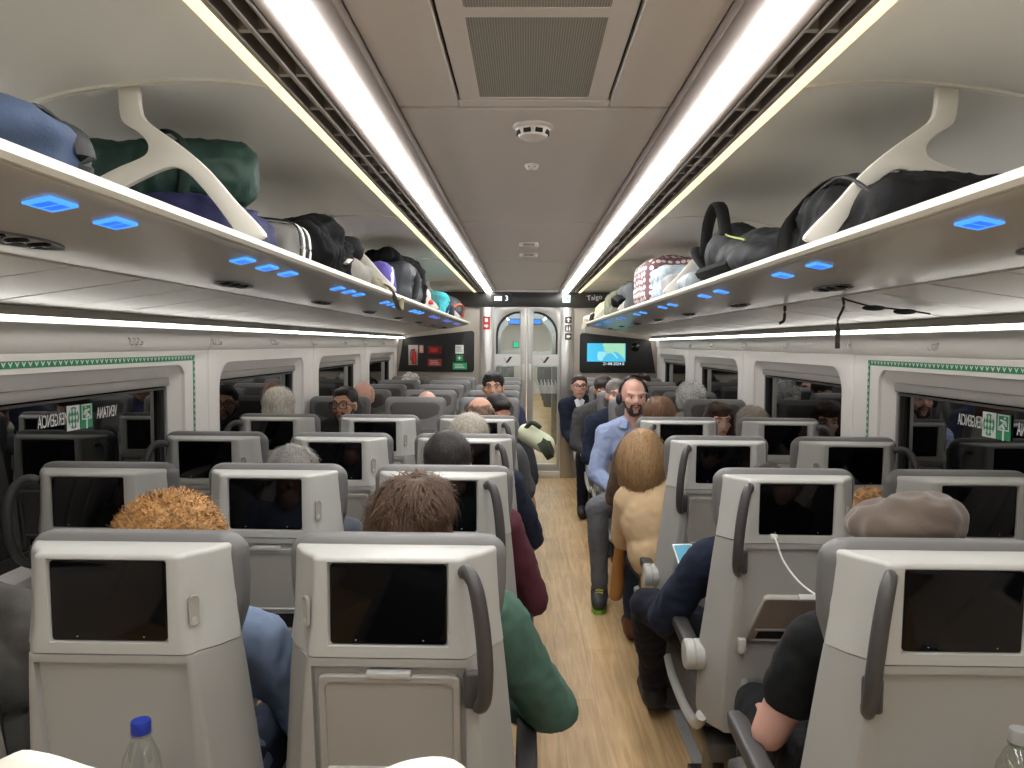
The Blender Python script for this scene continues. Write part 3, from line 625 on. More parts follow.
ME_BACK = mesh(bm, M_CUSH, True, 'backrest', 50)
def pad_mesh(z0, z1, wv, fr, m, thick=0.03, rr=0.04):
    lp = rrect(-wv, wv, z0, z1, rr, 6); c = Vector((0, (z0 + z1) / 2, 0)); bm = NB(); rs = []
    for s, o in ((0.97, -0.01), (1.0, 0.004), (0.985, thick * .7), (0.93, thick * .95), (0.82, thick), (0.4, thick + 0.004)):
        rs.append([Vector((u * s, yr(c.y + (v - c.y) * s) + fr + o, c.y + (v - c.y) * s)) for u, v in lp])
    rings(bm, rs); return mesh(bm, m, True, 'pad', 60)
ME_HPAD = pad_mesh(1.0, 1.16, 0.172, 0.148, M_CUSHD, 0.025, 0.05)
ME_BPAD = pad_mesh(0.48, 0.985, 0.165, 0.17, M_CUSHD, 0.03, 0.03)
bm = NB(); rs = []
for y, zt, zb in ((0.2, 0.44, 0.36), (0.24, 0.455, 0.34), (0.4, 0.46, 0.33), (0.6, 0.47, 0.34), (0.67, 0.462, 0.35), (0.695, 0.44, 0.375), (0.70, 0.41, 0.395)):
    rs.append([Vector((u, y, v)) for u, v in rrect(-0.215, 0.215, zb, zt, 0.03 if zt - zb > 0.065 else 0.007, 4)])
rings(bm, rs); ME_SEAT = mesh(bm, M_CUSHD, True, 'seat', 50)
bm = NB(); box(bm, -0.2, 0.2, 0.14, 0.64, 0.27, 0.335, 0.015, 2); ME_PAN = mesh(bm, M_DKMETAL, True, 'pan')
# screen with two little sensor dots
bm = NB(); rings(bm, [[Vector((u, yr(v) + 0.0075 + o, v)) for u, v in rrect(-SX + i, SX - i, S0 + i, S1 - i, 0.006, 3)] for i, o in ((0.001, 0.004), (0.0015, -0.003), (0.004, -0.0036))]); ME_SCR = mesh(bm, M_SCREEN, True, 'screen', 20)
bm = NB(); lathe(bm, [(0, -0.001), (0.0018, 0), (0, 0.001)], 8); ME_DOT = mesh(bm, M_WHITE, True, 'sensor')
# oval latch
def oval(cx, cz, a, h, y, n=8):
    return [Vector((cx + a * cos(t), y, cz + (h if sin(t) >= 0 else -h) + a * sin(t))) for t in [k * pi / n for k in range(2 * n)]]
bm = NB(); rings(bm, [oval(0, 0, 0.0095, 0.019, 0.004), oval(0, 0, 0.0095, 0.019, -0.001), oval(0, 0, 0.008, 0.0185, -0.0022), oval(0, 0, 0.0065, 0.018, -0.0008), oval(0, 0, 0.006, 0.0175, -0.0005)]); ME_LATCH = mesh(bm, M_SHELL2, True, 'latch', 25)
bm = NB(); bm.faces.new([bm.verts.new(p) for p in oval(0, -0.016, 0.0045, 0.001, -0.0012)]); ME_LBTN = mesh(bm, M_SHELL, False, 'latch_button')
# tray table (hinged at z=TH), built upright in hinge space: y=0 at recess floor
TH = 0.70; TL = 0.262
def tray_mesh():
    bm = NB()
    for inset, y in (): pass
    o = rrect(-0.128, 0.128, 0.0, TL, 0.014, 4)
    rs = [[Vector((u * s, y, TL / 2 + (v - TL / 2) * s2)) for u, v in o] for s, s2, y in ((0.99, 0.99, 0.0), (1, 1, -0.003), (1, 1, -0.012), (0.985, 0.987, -0.015), (0.90, 0.905, -0.015), (0.888, 0.895, -0.010), (0.5, 0.5, -0.0095))]
    rings(bm, rs); return mesh(bm, M_SHELL2, True, 'tray', 30)
ME_TRAY = tray_mesh()
bm = NB(); box(bm, -0.118, 0.118, -0.0145, -0.008, 0.074, 0.08, 0.002, 1); ME_TBAR = mesh(bm, M_SHELL, True, 'tray_bar')
bm = NB(); box(bm, -0.1, 0.1, -0.0112, -0.008, 0.02, 0.062); ME_TSLOT = mesh(bm, M_DARK, False, 'tray_slot')
bm = NB(); box(bm, -0.04, 0.04, -0.019, -0.002, TL - 0.004, TL + 0.009, 0.003, 2); ME_TLATCH = mesh(bm, M_SHELL, True, 'tray_latch')
bm = NB()
for s in (-1, 1): pass
box(bm, -0.011, 0.011, -0.022, 0.004, -0.03, 0.012, 0.004, 2); ME_HINGE = mesh(bm, M_SHELL, True, 'hinge')
ME_POCKF = plate(rrect(-0.13, 0.13, 0.42, 0.585, 0.012), [rrect(-PX, PX, PZ0 + 0.005, PZ1 + 0.03, 0.004)], 0.012, M_SHELL, 'xz', 0, 0.003); ME_POCKF.transform(Matrix.Translation((0, yr(0.5) - 0.004, 0)))
bm = NB(); box(bm, -PX + 0.001, PX - 0.001, yr(0.5) + 0.02, yr(0.5) + 0.024, PZ0 + 0.002, PZ1 - 0.002); ME_POCK = mesh(bm, M_DARK, False, 'pocket_lining')
# grab handles (aisle type and window type)
def handle_mesh(pts, pad):
    bm = NB(); sp = spline(pts, 5); n = len(sp)
    tube(bm, sp, [0.0115 + 0.005 * sin(pi * i / (n - 1)) for i in range(n)], 10, 0.85, Vector((1, 0, 0)))
    box(bm, pad[0] - 0.019, pad[0] + 0.019, pad[1], pad[1] + 0.02, pad[2] - 0.035, pad[2] + 0.035, 0.009, 2)
    return mesh(bm, M_BLACKP, True, 'handle', 50)
ME_HAND = handle_mesh([(0.132, 0.004, 1.148), (0.143, -0.022, 1.155), (0.158, -0.042, 1.135), (0.17, -0.048, 1.07), (0.176, -0.044, 0.99), (0.172, -0.022, 0.93), (0.16, 0.012, 0.905), (0.15, 0.04, 0.905)], (0.152, yr(0.93) - 0.012, 0.935))
ME_HANDW = handle_mesh([(0.165, 0.05, 1.14), (0.19, 0.045, 1.148), (0.222, 0.03, 1.13), (0.236, 0.012, 1.07), (0.236, 0.015, 0.98), (0.222, 0.04, 0.91), (0.19, 0.06, 0.885)], (0.186, yr(0.92) + 0.03, 0.915))
# armrest, knuckle, legs
bm = NB(); rs = []
for y, z, hw, hh in ((0.17, 0.615, 0.021, 0.016), (0.2, 0.622, 0.024, 0.02), (0.35, 0.632, 0.024, 0.02), (0.5, 0.64, 0.023, 0.018), (0.53, 0.642, 0.018, 0.012)):
    rs.append([Vector((u, y, v)) for u, v in rrect(-hw, hw, z - hh, z + hh, 0.01, 3)])
rings(bm, rs); ME_ARM = mesh(bm, M_BLACKP, True, 'armrest', 50)
bm = NB(); lathe(bm, [(0, -0.03), (0.04, -0.03), (0.046, -0.024), (0.046, -0.004), (0.042, 0.0), (0.046, 0.004), (0.046, 0.024), (0.04, 0.03), (0, 0.03)], 20); ME_KNUK = mesh(bm, M_SHELL, True, 'knuckle', 40); ME_KNUK.transform(Matrix.Translation((0, 0.165, 0.605)) @ Matrix.Rotation(pi / 2, 4, 'Y'))
bm = NB(); rings(bm, [[Vector((u, v, z)) for u, v in rrect(-a, a, 0.22 + dy, 0.22 + b_ + dy, 0.012, 3)] for z, a, b_, dy in ((0.014, 0.04, 0.36, 0), (0.03, 0.04, 0.36, 0), (0.06, 0.025, 0.12, 0.1), (0.28, 0.025, 0.1, 0.08))]); ME_LEG = mesh(bm, M_DKMETAL, True, 'leg', 40)
bm = NB(); tube(bm, spline([(0, 0.15, 0.42), (0, 0.22, 0.36), (0, 0.4, 0.335), (0, 0.6, 0.345), (0, 0.69, 0.38)], 4), 0.018, 8); ME_SIDE = mesh(bm, M_SHELL, True, 'side_rail', 50)
bm = NB(); box(bm, -0.001, 0.001, 0.079, 0.1, 1.185, 1.2); ME_SEAM = mesh(bm, M_CUSHD, False, 'seam')

def build_seat(name, label, loc, rz, hand, hside, aside, tray, group):
    """hand: None/'aisle'/'window'; hside/aside: local x sign; tray: closed/open/half"""
    t = thing(name, label, 'train seat', loc, rz, group)
    link('upper_shell', ME_UP, t); link('lower_shell', ME_LO, t); link('backrest', ME_BACK, t)
    link('headrest_pad', ME_HPAD, t); link('back_pad', ME_BPAD, t); link('seat_cushion', ME_SEAT, t); link('seat_pan', ME_PAN, t)
    s = link('screen', ME_SCR, t)
    for dx in (-0.058, 0.062): link('sensor', ME_DOT, s, (dx, yr(1.02) + 0.004, 1.0225))
    lx = -hside * 0.15
    q = link('latch', ME_LATCH, t, (lx, yr(1.07) + 0.012, 1.07)); q.rotation_euler = (0, 0, 0.75 if lx > 0 else -0.75); link('latch_button', ME_LBTN, q)
    tr = link('tray_table', ME_TRAY, t, (0, yr(TH) + 0.011, TH))
    tilt = math.atan(0.13)
    tr.rotation_euler = ({'closed': tilt, 'open': pi / 2 - 0.01, 'half': R(44)}[tray], 0, 0)
    link('tray_latch', ME_TLATCH, tr)
    for sx in (-1, 1): link('hinge', ME_HINGE, t, (sx * 0.139, yr(TH) - 0.002, TH - 0.005))
    link('tray_bar', ME_TBAR, tr); link('tray_slot', ME_TSLOT, tr)
    link('pocket_frame', ME_POCKF, t); link('pocket_lining', ME_POCK, t)
    if hand:
        h = link('grab_handle', ME_HAND if hand == 'aisle' else ME_HANDW, t); h.scale = (hside, 1, 1)
    for sx in aside:
        a = link('armrest', ME_ARM, t, (sx * 0.249, 0, 0)); link('knuckle', ME_KNUK, a, (-sx * 0.003, 0, 0))
    for sx in (-1, 1): link('side_rail', ME_SIDE, t, (sx * 0.222, 0, 0))
    for sx in (-1, 1): link('leg', ME_LEG, t, (sx * 0.13, 0, 0))
    return t
CX = {'A': -1.268, 'B': -0.756, 'C': -0.256, 'D': 0.753, 'E': 1.262}
COLN = {'A': 'window seat of the three-seat side', 'B': 'middle seat of the three-seat side', 'C': 'aisle seat of the three-seat side', 'D': 'aisle seat of the two-seat side', 'E': 'window seat of the two-seat side'}
ROWS_A = [0.45, 1.33, 2.16, 2.97, 3.77]
ROWS_F = [5.32, 6.12, 6.92, 7.72, 8.5]
ORD = ['first', 'second', 'third', 'fourth', 'fifth', 'sixth', 'seventh', 'eighth', 'ninth', 'tenth']
SEATS = {}
for ri, y in enumerate(ROWS_A):
    for c in 'ABCDE':
        if ri == 0 and c != 'C': continue
        tray = 'closed'
        if (ri, c) in ((1, 'B'), (1, 'D')): tray = 'open'
        if (ri, c) == (2, 'D'): tray = 'half'
        hand = {'A': 'window', 'B': None, 'C': 'aisle', 'D': 'aisle', 'E': 'window'}[c]
        hs = {'A': -1, 'B': -1, 'C': 1, 'D': -1, 'E': 1}[c]
        if c == 'B': hs = -1
        asd = {'A': (1,), 'B': (1,), 'C': (1,), 'D': (-1,), 'E': (-1,)}[c]
        lb = '%s, %s, %s row from the glass doors' % (COLN[c], {'closed': 'tray up', 'open': 'tray down', 'half': 'tray half lowered'}[tray], ORD[9 - ri])
        SEATS[(ri, c)] = build_seat('train_seat', lb, (CX[c], y, 0), 0, hand, hs, asd, tray, 'seats facing the glass doors')
for ri, y in enumerate(ROWS_F):
    for c in 'ABCDE':
        hand = {'A': 'window', 'B': None, 'C': 'aisle', 'D': 'aisle', 'E': 'window'}[c]
        hs = {'A': 1, 'B': 1, 'C': -1, 'D': 1, 'E': -1}[c]
        asd = {'A': (-1,), 'B': (-1,), 'C': (-1,), 'D': (1,), 'E': (1,)}[c]
        lb = '%s facing away from the doors, %s row from them' % (COLN[c], ORD[4 - ri])
        SEATS[('F%d' % ri, c)] = build_seat('train_seat', lb, (CX[c], y, 0), pi, hand, hs, asd, 'closed', 'seats with their backs to the glass doors')
# ivory wings on the headrest of the row the camera stands in
for s in (-1, 1):
    bm = NB(); pts = spline([(s * 0.09 + .014, 0.13, 1.185), (s * 0.12 + .014, 0.12, 1.2), (s * 0.145 + .014, 0.115, 1.212), (s * 0.165 + .014, 0.12, 1.21), (s * 0.18 + .014, 0.13, 1.19)], 4)
    tube(bm, pts, 0.022, 10); part('headrest_wing', bm, mat('ivory_leather', (222, 218, 206), 0.5), SEATS[(0, 'C')])
# ================================================================== soft shapes: unions of capsules and ellipsoids, voxel-remeshed
BAKE = []
def cap_(p0, p1, r0, r1=None): return ('c', Vector(p0), Vector(p1), r0, r0 if r1 is None else r1)
def ell(c, r, rot=None): return ('e', Vector(c), r, rot)
def add_prims(bm, prims, infl=0.0):
    for p in prims:
        if p[0] == 'e':
            g = bmesh.ops.create_icosphere(bm, subdivisions=3, radius=1.0)['verts']
            mt = Matrix.Diagonal((p[2][0] + infl, p[2][1] + infl, p[2][2] + infl, 1))
            if p[3] is not None: mt = p[3].to_4x4() @ mt
            mt = Matrix.Translation(p[1]) @ mt
            for v in g: v.co = mt @ v.co
        else:
            _, a, b_, r0, r1 = p; r0 += infl; r1 += infl
            d = b_ - a; L = d.length
            if L < 1e-5: d = Vector((0, 0, 1))
            d = d.normalized(); u = d.orthogonal().normalized(); w_ = d.cross(u); rs = []; n = 14
            for k in range(1, 5):
                t = -pi / 2 + k * pi / 8; rs.append((a + d * (r0 * sin(t)), r0 * cos(t)))
            for k in range(0, 4):
                t = k * pi / 8; rs.append((b_ + d * (r1 * sin(t)), r1 * cos(t)))
            rings(bm, [[c + u * (r * cos(q * 2 * pi / n)) + w_ * (r * sin(q * 2 * pi / n)) for q in range(n)] for c, r in rs])
def soft(name, prims, m, parent=None, voxel=0.012, infl=0.0, smooth=4, amp=0.0, nscale=8.0, amp2=0.0, nscale2=30.0, seed=0.0, zsquash=1.0):
    bm = NB(); add_prims(bm, prims, infl)
    o = part(name, bm, m, parent, ang=180)
    r = o.modifiers.new('r', 'REMESH'); r.mode = 'VOXEL'; r.voxel_size = voxel; r.use_smooth_shade = True
    if smooth:
        s = o.modifiers.new('s', 'SMOOTH'); s.factor = 0.5; s.iterations = smooth
    BAKE.append((o, amp, nscale, amp2, nscale2, seed, zsquash)); return o
def bake_all():
    bpy.context.view_layer.update(); dg = bpy.context.evaluated_depsgraph_get()
    for o, amp, ns, amp2, ns2, seed, zs in BAKE:
        me = bpy.data.meshes.new_from_object(o.evaluated_get(dg)); m = o.data.materials[0]
        old = o.data; o.modifiers.clear(); o.data = me; bpy.data.meshes.remove(old)
        me.materials.clear(); me.materials.append(m)
        for p in me.polygons: p.material_index = 0
        if amp or amp2:
            nr = [v.normal.copy() for v in me.vertices]; off = Vector((seed * 3.7, seed * 1.3, seed * 7.1))
            for v, q in zip(me.vertices, nr):
                c = v.co.copy(); c.z *= zs
                d = 0.0
                if amp: d += amp * noise.noise(c * ns + off)
                if amp2: d += amp2 * (0.6 - abs(noise.noise(c * ns2 + off)) * 2)
                v.co += q * d
        me.polygons.foreach_set('use_smooth', [True] * len(me.polygons)); me.update()

# ================================================================== people
def hair_mat(name, col, rough=0.5, scale=(260, 260, 14)):
    if name in MATS: return MATS[name]
    m = mat(name, col, rough, spec=0.35); nt = m.node_tree; p = nt.nodes['Principled BSDF']; tc = [n for n in nt.nodes if n.type == 'TEX_COORD'][0]
    mp = nt.nodes.new('ShaderNodeMapping'); mp.inputs['Scale'].default_value = scale; nt.links.new(tc.outputs['Object'], mp.inputs[0])
    n = nt.nodes.new('ShaderNodeTexNoise'); n.inputs['Scale'].default_value = 1.0; n.inputs['Detail'].default_value = 4; n.inputs['Distortion'].default_value = 0.6
    nt.links.new(mp.outputs[0], n.inputs['Vector']); mx = nt.nodes.new('ShaderNodeMix'); mx.data_type = 'RGBA'; c = lin(col)
    mx.inputs['A'].default_value = tuple(v * 0.45 for v in c[:3]) + (1,); mx.inputs['B'].default_value = tuple(min(1, v * 1.5) for v in c[:3]) + (1,)
    rp = nt.nodes.new('ShaderNodeMapRange'); rp.inputs['From Min'].default_value = 0.3; rp.inputs['From Max'].default_value = 0.7
    nt.links.new(n.outputs['Fac'], rp.inputs['Value']); nt.links.new(rp.outputs[0], mx.inputs['Factor']); nt.links.new(mx.outputs['Result'], p.inputs['Base Color'])
    b = nt.nodes.new('ShaderNodeBump'); b.inputs['Strength'].default_value = 0.5; b.inputs['Distance'].default_value = 0.004; nt.links.new(n.outputs['Fac'], b.inputs['Height']); nt.links.new(b.outputs['Normal'], p.inputs['Normal'])
    return m
def strands(prims, n, steps, step, width, m, parent, seed, curl=0.0, jit=.35, lift=.012, ymax=.5):
    rnd = random.Random(seed); bm = NB(); made = 0; tries = 0
    E = [(p[1], Vector(p[2]), p[3] if p[3] is not None else Matrix.Identity(3)) for p in prims if p[0] == 'e']
    W = [max(r) ** 2 for _, r, _ in E]
    crown = Vector((rnd.uniform(-.15, .15), -.35, 1)).normalized()
    while made < n and tries < n * 6:
        tries += 1; i = rnd.choices(range(len(E)), W)[0]; c, r, Rm = E[i]
        u = Vector((rnd.gauss(0, 1), rnd.gauss(0, 1), rnd.gauss(0, 1))).normalized()
        if u.y > ymax and u.z < .55: continue
        P = c + Rm @ Vector((u.x * r.x, u.y * r.y, u.z * r.z)); bad = False
        for j, (c2, r2, Rm2) in enumerate(E):
            if j != i:
                q = Rm2.transposed() @ (P - c2)
                if (q.x / r2.x) ** 2 + (q.y / r2.y) ** 2 + (q.z / r2.z) ** 2 < .9: bad = True; break
        if bad: continue
        made += 1; nv = noise.noise(u * 3.2 + Vector((seed, 0, 0))); ja = rnd.gauss(0, jit * .5) + nv * jit * 2.4; ph = rnd.uniform(0, 6.28); prev = None; w0 = width * rnd.uniform(.7, 1.3); st = step * rnd.uniform(.6, 1.3); lf = (rnd.uniform(.2, .8) + .8 * noise.noise(u * 5 + Vector((0, seed, 0)))) * lift
        for k in range(steps + 1):
            t = u * crown.dot(u) - crown
            if t.length < 1e-3: t = Vector((1, 0, 0))
            t.normalize(); dn = Vector((0, 0, -1)) - u * -u.z; t = (t + dn * .5); t.normalize()
            b_ = u.cross(t).normalized(); t2 = t * cos(ja) + b_ * sin(ja); b2 = u.cross(t2).normalized()
            lz = 1 + (lf * (k / steps) * 1.2 + .004) / .09
            off = Vector((0, 0, 0))
            if curl: a = ph + k * 1.7; off = (b2 * cos(a) + u * (.6 + sin(a))) * curl
            pos = c + Rm @ (Vector((u.x * r.x, u.y * r.y, u.z * r.z)) * lz + off); sd = Rm @ b2 * (w0 * (1 - .75 * k / steps))
            cur = (bm.verts.new(pos - sd), bm.verts.new(pos + sd))
            if prev: bm.faces.new((prev[0], prev[1], cur[1], cur[0]))
            prev = cur; u = (u + t2 * (st / .09)).normalized()
    o = part('hair_strands', bm, m, parent, ang=180); o['kind'] = 'stuff'; return o
def cloth(name, col, rough=0.85): return mat('cloth_' + name, col, rough, spec=0.2, bump=0.25, bscale=420, var=0.10, vscale=14, sheen=0.03)
SKIN = {'fair': mat('skin_fair', (212, 168, 148), 0.5, spec=0.35, var=0.05, vscale=30), 'tan': mat('skin_tan', (190, 144, 120), 0.5, spec=0.35, var=0.05, vscale=30), 'rosy': mat('skin_rosy', (214, 166, 148), 0.5, spec=0.35, var=0.06, vscale=30)}
M_EYEW = mat('eye_white', (220, 214, 208), 0.25); M_EYED = mat('eye_dark', (34, 24, 20), 0.2); M_LIPS = mat('lips', (164, 92, 84), 0.45)
JD = dict(pelvis=(0, .37, .555), belly=(0, .355, .68), chest=(0, .335, .85), neck=(0, .32, 1.0), head=(0, .345, 1.125),
          sr=(.175, .33, .945), sl=(-.175, .33, .945), er=(.245, .43, .70), el=(-.245, .43, .70), wr=(.12, .62, .62), wl=(-.12, .62, .62),
          hr=(.085, .40, .545), hl=(-.085, .40, .545), kr=(.11, .77, .54), kl=(-.11, .77, .54), ar=(.11, .80, .10), al=(-.11, .80, .10))
def person(label, loc, rz=0.0, J=None, dz=0.0, dx=0.0, skin='fair', top=('grey', (110, 110, 112)), sleeve='long', legs=('dark', (40, 42, 50)), shoes=(40, 38, 38),
           hair=None, style='short', yaw=0.0, pitch=0.0, face=False, voxel=0.013, extra=None, group='passengers'):
    """hair: (name, colour); J overrides joints; dz/dx move head, neck and shoulders"""
    P = {k: Vector(v) for k, v in JD.items()}
    for k, f in (('head', 1), ('neck', 1), ('sr', .85), ('sl', .85), ('chest', .7), ('belly', .35), ('er', .5), ('el', .5)):
        P[k] = P[k] + Vector((dx * f, 0, dz * f))
    if any(abs(loc[0] - CX[c]) < 1e-4 for c in 'AE'):       # keep the window-side arm off the wall
        s_ = (1 if loc[0] > 0 else -1) * (1 if abs(rz) < 1 else -1)
        for k in (('er', 'wr') if s_ > 0 else ('el', 'wl')): P[k].x = s_ * .165 + dx
    if abs(loc[1] - ROWS_A[4]) < 1e-4 or abs(loc[1] - ROWS_F[0]) < 1e-4:      # face-to-face bay: knees drawn in
        for s_ in 'rl': P['k' + s_].y -= .09; P['a' + s_].y -= .17
    if J:
        for k, v in J.items(): P[k] = Vector(v)
    if any(abs(loc[0] - CX[c]) < 1e-4 for c in 'AE'): loc = (loc[0] * .976, loc[1], loc[2])
    t = thing('person', label, 'person', loc, rz, group)
    sk = SKIN[skin]
    Rh = Matrix.Rotation(yaw, 4, 'Z') @ Matrix.Rotation(pitch, 4, 'X'); Hm = Matrix.Translation(P['head']) @ Rh; R3 = Rh.to_3x3()
    def h(x, y, z): return Hm @ Vector((x, y, z))
    headp = [ell(h(0, -.012, .03), (.074, .092, .09), R3), ell(h(0, .022, -.03), (.06, .068, .075), R3), ell(h(0, .045, -.082), (.036, .034, .03), R3),
             ell(h(-.072, -.004, -.008), (.012, .02, .032), R3), ell(h(.072, -.004, -.008), (.012, .02, .032), R3)]
    if face:
        headp += [cap_(h(0, .083, .018), h(0, .102, -.022), .009, .0135), ell(h(-.012, .093, -.026), (.009, .01, .008), R3), ell(h(.012, .093, -.026), (.009, .01, .008), R3),
                  cap_(h(-.05, .066, .03), h(-.01, .083, .026), .009, .009), cap_(h(.05, .066, .03), h(.01, .083, .026), .009, .009),
                  ell(h(0, .082, -.056), (.024, .012, .012), R3), ell(h(-.045, .055, -.02), (.018, .018, .02), R3), ell(h(.045, .055, -.02), (.018, .018, .02), R3)]
    neck = [cap_(P['neck'] + Vector((0, 0, -.03)), h(0, -.01, -.05), .057, .052)]
    ax = (P['neck'] - P['pelvis']).normalized(); lean = ax.to_track_quat('Z', 'Y').to_matrix(); xdir = (P['sr'] - P['sl']).normalized()
    ydir = ax.cross(xdir).normalized(); xdir = ydir.cross(ax).normalized(); RT = Matrix((xdir, ydir, ax)).transposed()
    torso = [ell(P['pelvis'], (.155, .115, .105), RT), ell(P['belly'], (.14, .105, .13), RT), ell(P['chest'], (.158, .108, .15), RT),
             cap_(P['sr'] * .9 + P['sl'] * .1, P['sl'] * .9 + P['sr'] * .1, .058), cap_(P['sr'], P['neck'], .052, .05), cap_(P['sl'], P['neck'], .052, .05)]
    arms_u = [cap_(P['sr'], P['er'], .052, .041), cap_(P['sl'], P['el'], .052, .041)]
    arms_l = [cap_(P['er'], P['wr'], .04, .027), cap_(P['el'], P['wl'], .04, .027)]
    hands = []
    for s, e_, w_ in ((1, P['er'], P['wr']), (-1, P['el'], P['wl'])):
        d = (w_ - e_).normalized(); sd = d.cross(Vector((0, 0, 1)))
        if sd.length < 1e-3: sd = Vector((1, 0, 0))
        sd.normalize(); dn = sd.cross(d).normalized() * (-1 if sd.cross(d).z > 0 else 1)
        pc = w_ + d * .045
        hands.append(('e', pc, (.038, .045, .016), Matrix((sd, d, sd.cross(d))).transposed()))
        for k, (o, ln) in enumerate(((-.03, .05), (-.01, .062), (.01, .058), (.029, .044))):
            a = pc + d * .035 + sd * o; b_ = a + d * ln * .55 + dn * .006; c = b_ + d * ln * .35 + dn * .022
            hands += [cap_(a, b_, .0095, .0088), cap_(b_, c, .0088, .0075)]
        ts = -s; hands += [cap_(pc - d * .015 + sd * (.03 * ts), pc + d * .02 + sd * (.052 * ts) + dn * .01, .012, .0105), cap_(pc + d * .02 + sd * (.052 * ts) + dn * .01, pc + d * .05 + sd * (.05 * ts) + dn * .016, .0105, .0085)]
    legp = []
    for s in 'rl':
        legp += [cap_(P['h' + s], P['k' + s], .082, .058), cap_(P['k' + s], P['a' + s], .055, .038)]
    feet = []
    for s in 'rl':
        a = P['a' + s]; f = (P['a' + s] - P['h' + s]); f.z = 0
        f = Vector((f.x * .3, abs(f.y) + .1, 0)).normalized()
        fl = a.z - .052 if a.z > .12 else .05
        feet.append([cap_(a + Vector((0, -.01, 0)), Vector((a.x, a.y - .02, fl + .012)), .042, .045), cap_(Vector((a.x, a.y, fl + .005)) , Vector((a.x, a.y, fl)) + f * .15, .046, .036)])
    body = headp + neck + torso + arms_u + arms_l + hands + legp + feet[0] + feet[1]
    soft('body', body, sk, t, min(voxel, .0085) if face else voxel, 0, 2)
    shirt = torso + arms_u + (arms_l if sleeve == 'long' else [])
    sf = extra.get('sleeve', .68) if extra else .68
    if sleeve == 'short': shirt = torso + [cap_(P['sr'], P['sr'].lerp(P['er'], sf), .056, .05), cap_(P['sl'], P['sl'].lerp(P['el'], sf), .056, .05)]
    bulk = extra.get('bulk', .014) if extra else .014; fo = extra.get('folds', 1.0) if extra else 1.0
    soft('top', shirt, cloth(*top), t, voxel, bulk, 4, .012 * fo, 9, .005 * fo, 22, loc[1] * 3)
    if extra and extra.get('collar'):
        b = NB(); c0 = P['neck'] + Vector((0, .005, .035)); rsg = []
        for zz, r in ((-.05, .1), (-.02, .085), (.004, .074), (-.002, .088), (-.045, .112)):
            rsg.append([c0 + Vector((r * cos(a), r * sin(a) * 1.0, zz - .02 * max(0, sin(a)))) for a in [pi / 2 + .5 + k * (2 * pi - 1.0) / 18 for k in range(19)]])
        rings(b, rsg, close=False); part('collar', b, cloth(*extra['collar']), t)
    soft('trousers', [torso[0]] + legp, cloth(*legs), t, voxel, .012, 4, .01, 10, .004, 24, loc[1])
    for f in feet: soft('shoe', f, mat('shoe_%d_%d_%d' % shoes, shoes, .6), t, voxel, .008, 2)
    if extra and extra.get('sole'):
        for s, f in zip('rl', feet):
            b = NB(); p0, p1 = f[1][1], f[1][2]; d = (p1 - p0).normalized(); sd = Vector((d.y, -d.x, 0))
            lp = [p0 - d * .055 + sd * .03, p0 + sd * .048, p1 + sd * .042, p1 + d * .04 + sd * .015, p1 + d * .04 - sd * .015, p1 - sd * .042, p0 - sd * .048, p0 - d * .055 - sd * .03]
            rings(b, [[Vector((q.x, q.y, z)) for q in lp] for z in (.004, .024)]); part('sole', b, mat('sole_' + extra['sole'][0], extra['sole'][1], .6), t)
            for k in range(3):
                b = NB(); q = p0.lerp(p1, .15 + .22 * k) + Vector((0, 0, .05 - .004 * k)); tube(b, [q - sd * .022, q + Vector((0, 0, .006)), q + sd * .022], .004, 6); part('lace', b, mat('lace_yellow', (226, 206, 70), .6), t)
    # hair
    if hair:
        hm = hair_mat('hair_' + hair[0], hair[1], scale=(90, 90, 90) if style == 'curly' else (260, 260, 16))
        cap0 = [ell(h(0, -.018, .045), (.083, .096, .083), R3), ell(h(0, -.055, -.005), (.074, .062, .07), R3)]
        kw = dict(voxel=min(voxel, .011), smooth=2, amp=.006, nscale=22, amp2=.006, nscale2=45, seed=loc[0] * 5)
        if style == 'curly':
            cap0 = [ell(h(0, -.022, .048), (.096, .104, .09), R3), ell(h(0, -.055, -.02), (.088, .07, .08), R3)]; kw.update(amp=.02, nscale=34, amp2=.016, nscale2=60, voxel=.007, smooth=1)
        elif style == 'shag':
            cap0 += [ell(h(.02, -.03, .07), (.075, .085, .07), R3), ell(h(0, -.085, -.06), (.06, .035, .05), R3), ell(h(-.05, -.03, .01), (.038, .07, .065), R3), ell(h(.05, -.03, .01), (.038, .07, .065), R3)]; kw.update(amp=.016, nscale=26, amp2=.014, nscale2=42, voxel=.007, smooth=1, zsquash=.45)
        elif style == 'long':
            cap0 += [cap_(h(-.07, -.01, .02), h(-.085, -.005, -.15), .036, .032), cap_(h(.07, -.01, .02), h(.085, -.005, -.15), .036, .032), ell(h(0, -.06, -.09), (.088, .05, .11), R3), ell(h(-.042, .03, .078), (.04, .05, .03), R3), ell(h(.042, .03, .078), (.04, .05, .03), R3)]; kw.update(amp=.008, amp2=.006, nscale2=30, zsquash=.2)
        elif style == 'bob':
            cap0 += [cap_(h(-.06, -.01, .02), h(-.075, 0.0, -.10), .035, .025), cap_(h(.06, -.01, .02), h(.075, 0.0, -.10), .035, .025), ]; cap0 = [ell(h(0, -.032, -.002), (.1, .106, .138), R3)] + cap0[2:]; kw.update(amp=.014, amp2=.006, nscale=16, nscale2=34, voxel=.007, zsquash=.15)
        elif style == 'thin':
            cap0 = [ell(h(0, -.03, .026), (.084, .092, .07), R3), ell(h(0, -.055, -.01), (.074, .06, .065), R3)]
        elif style == 'crop':
            cap0 = [ell(h(0, -.018, .043), (.08, .092, .083), R3), ell(h(0, -.05, 0), (.073, .06, .065), R3)]; kw.update(amp=.003, amp2=.002)
        if style != 'thin' and face and style != 'curly': cap0.append(ell(h(0, .035, .088), (.06, .042, .026), R3))
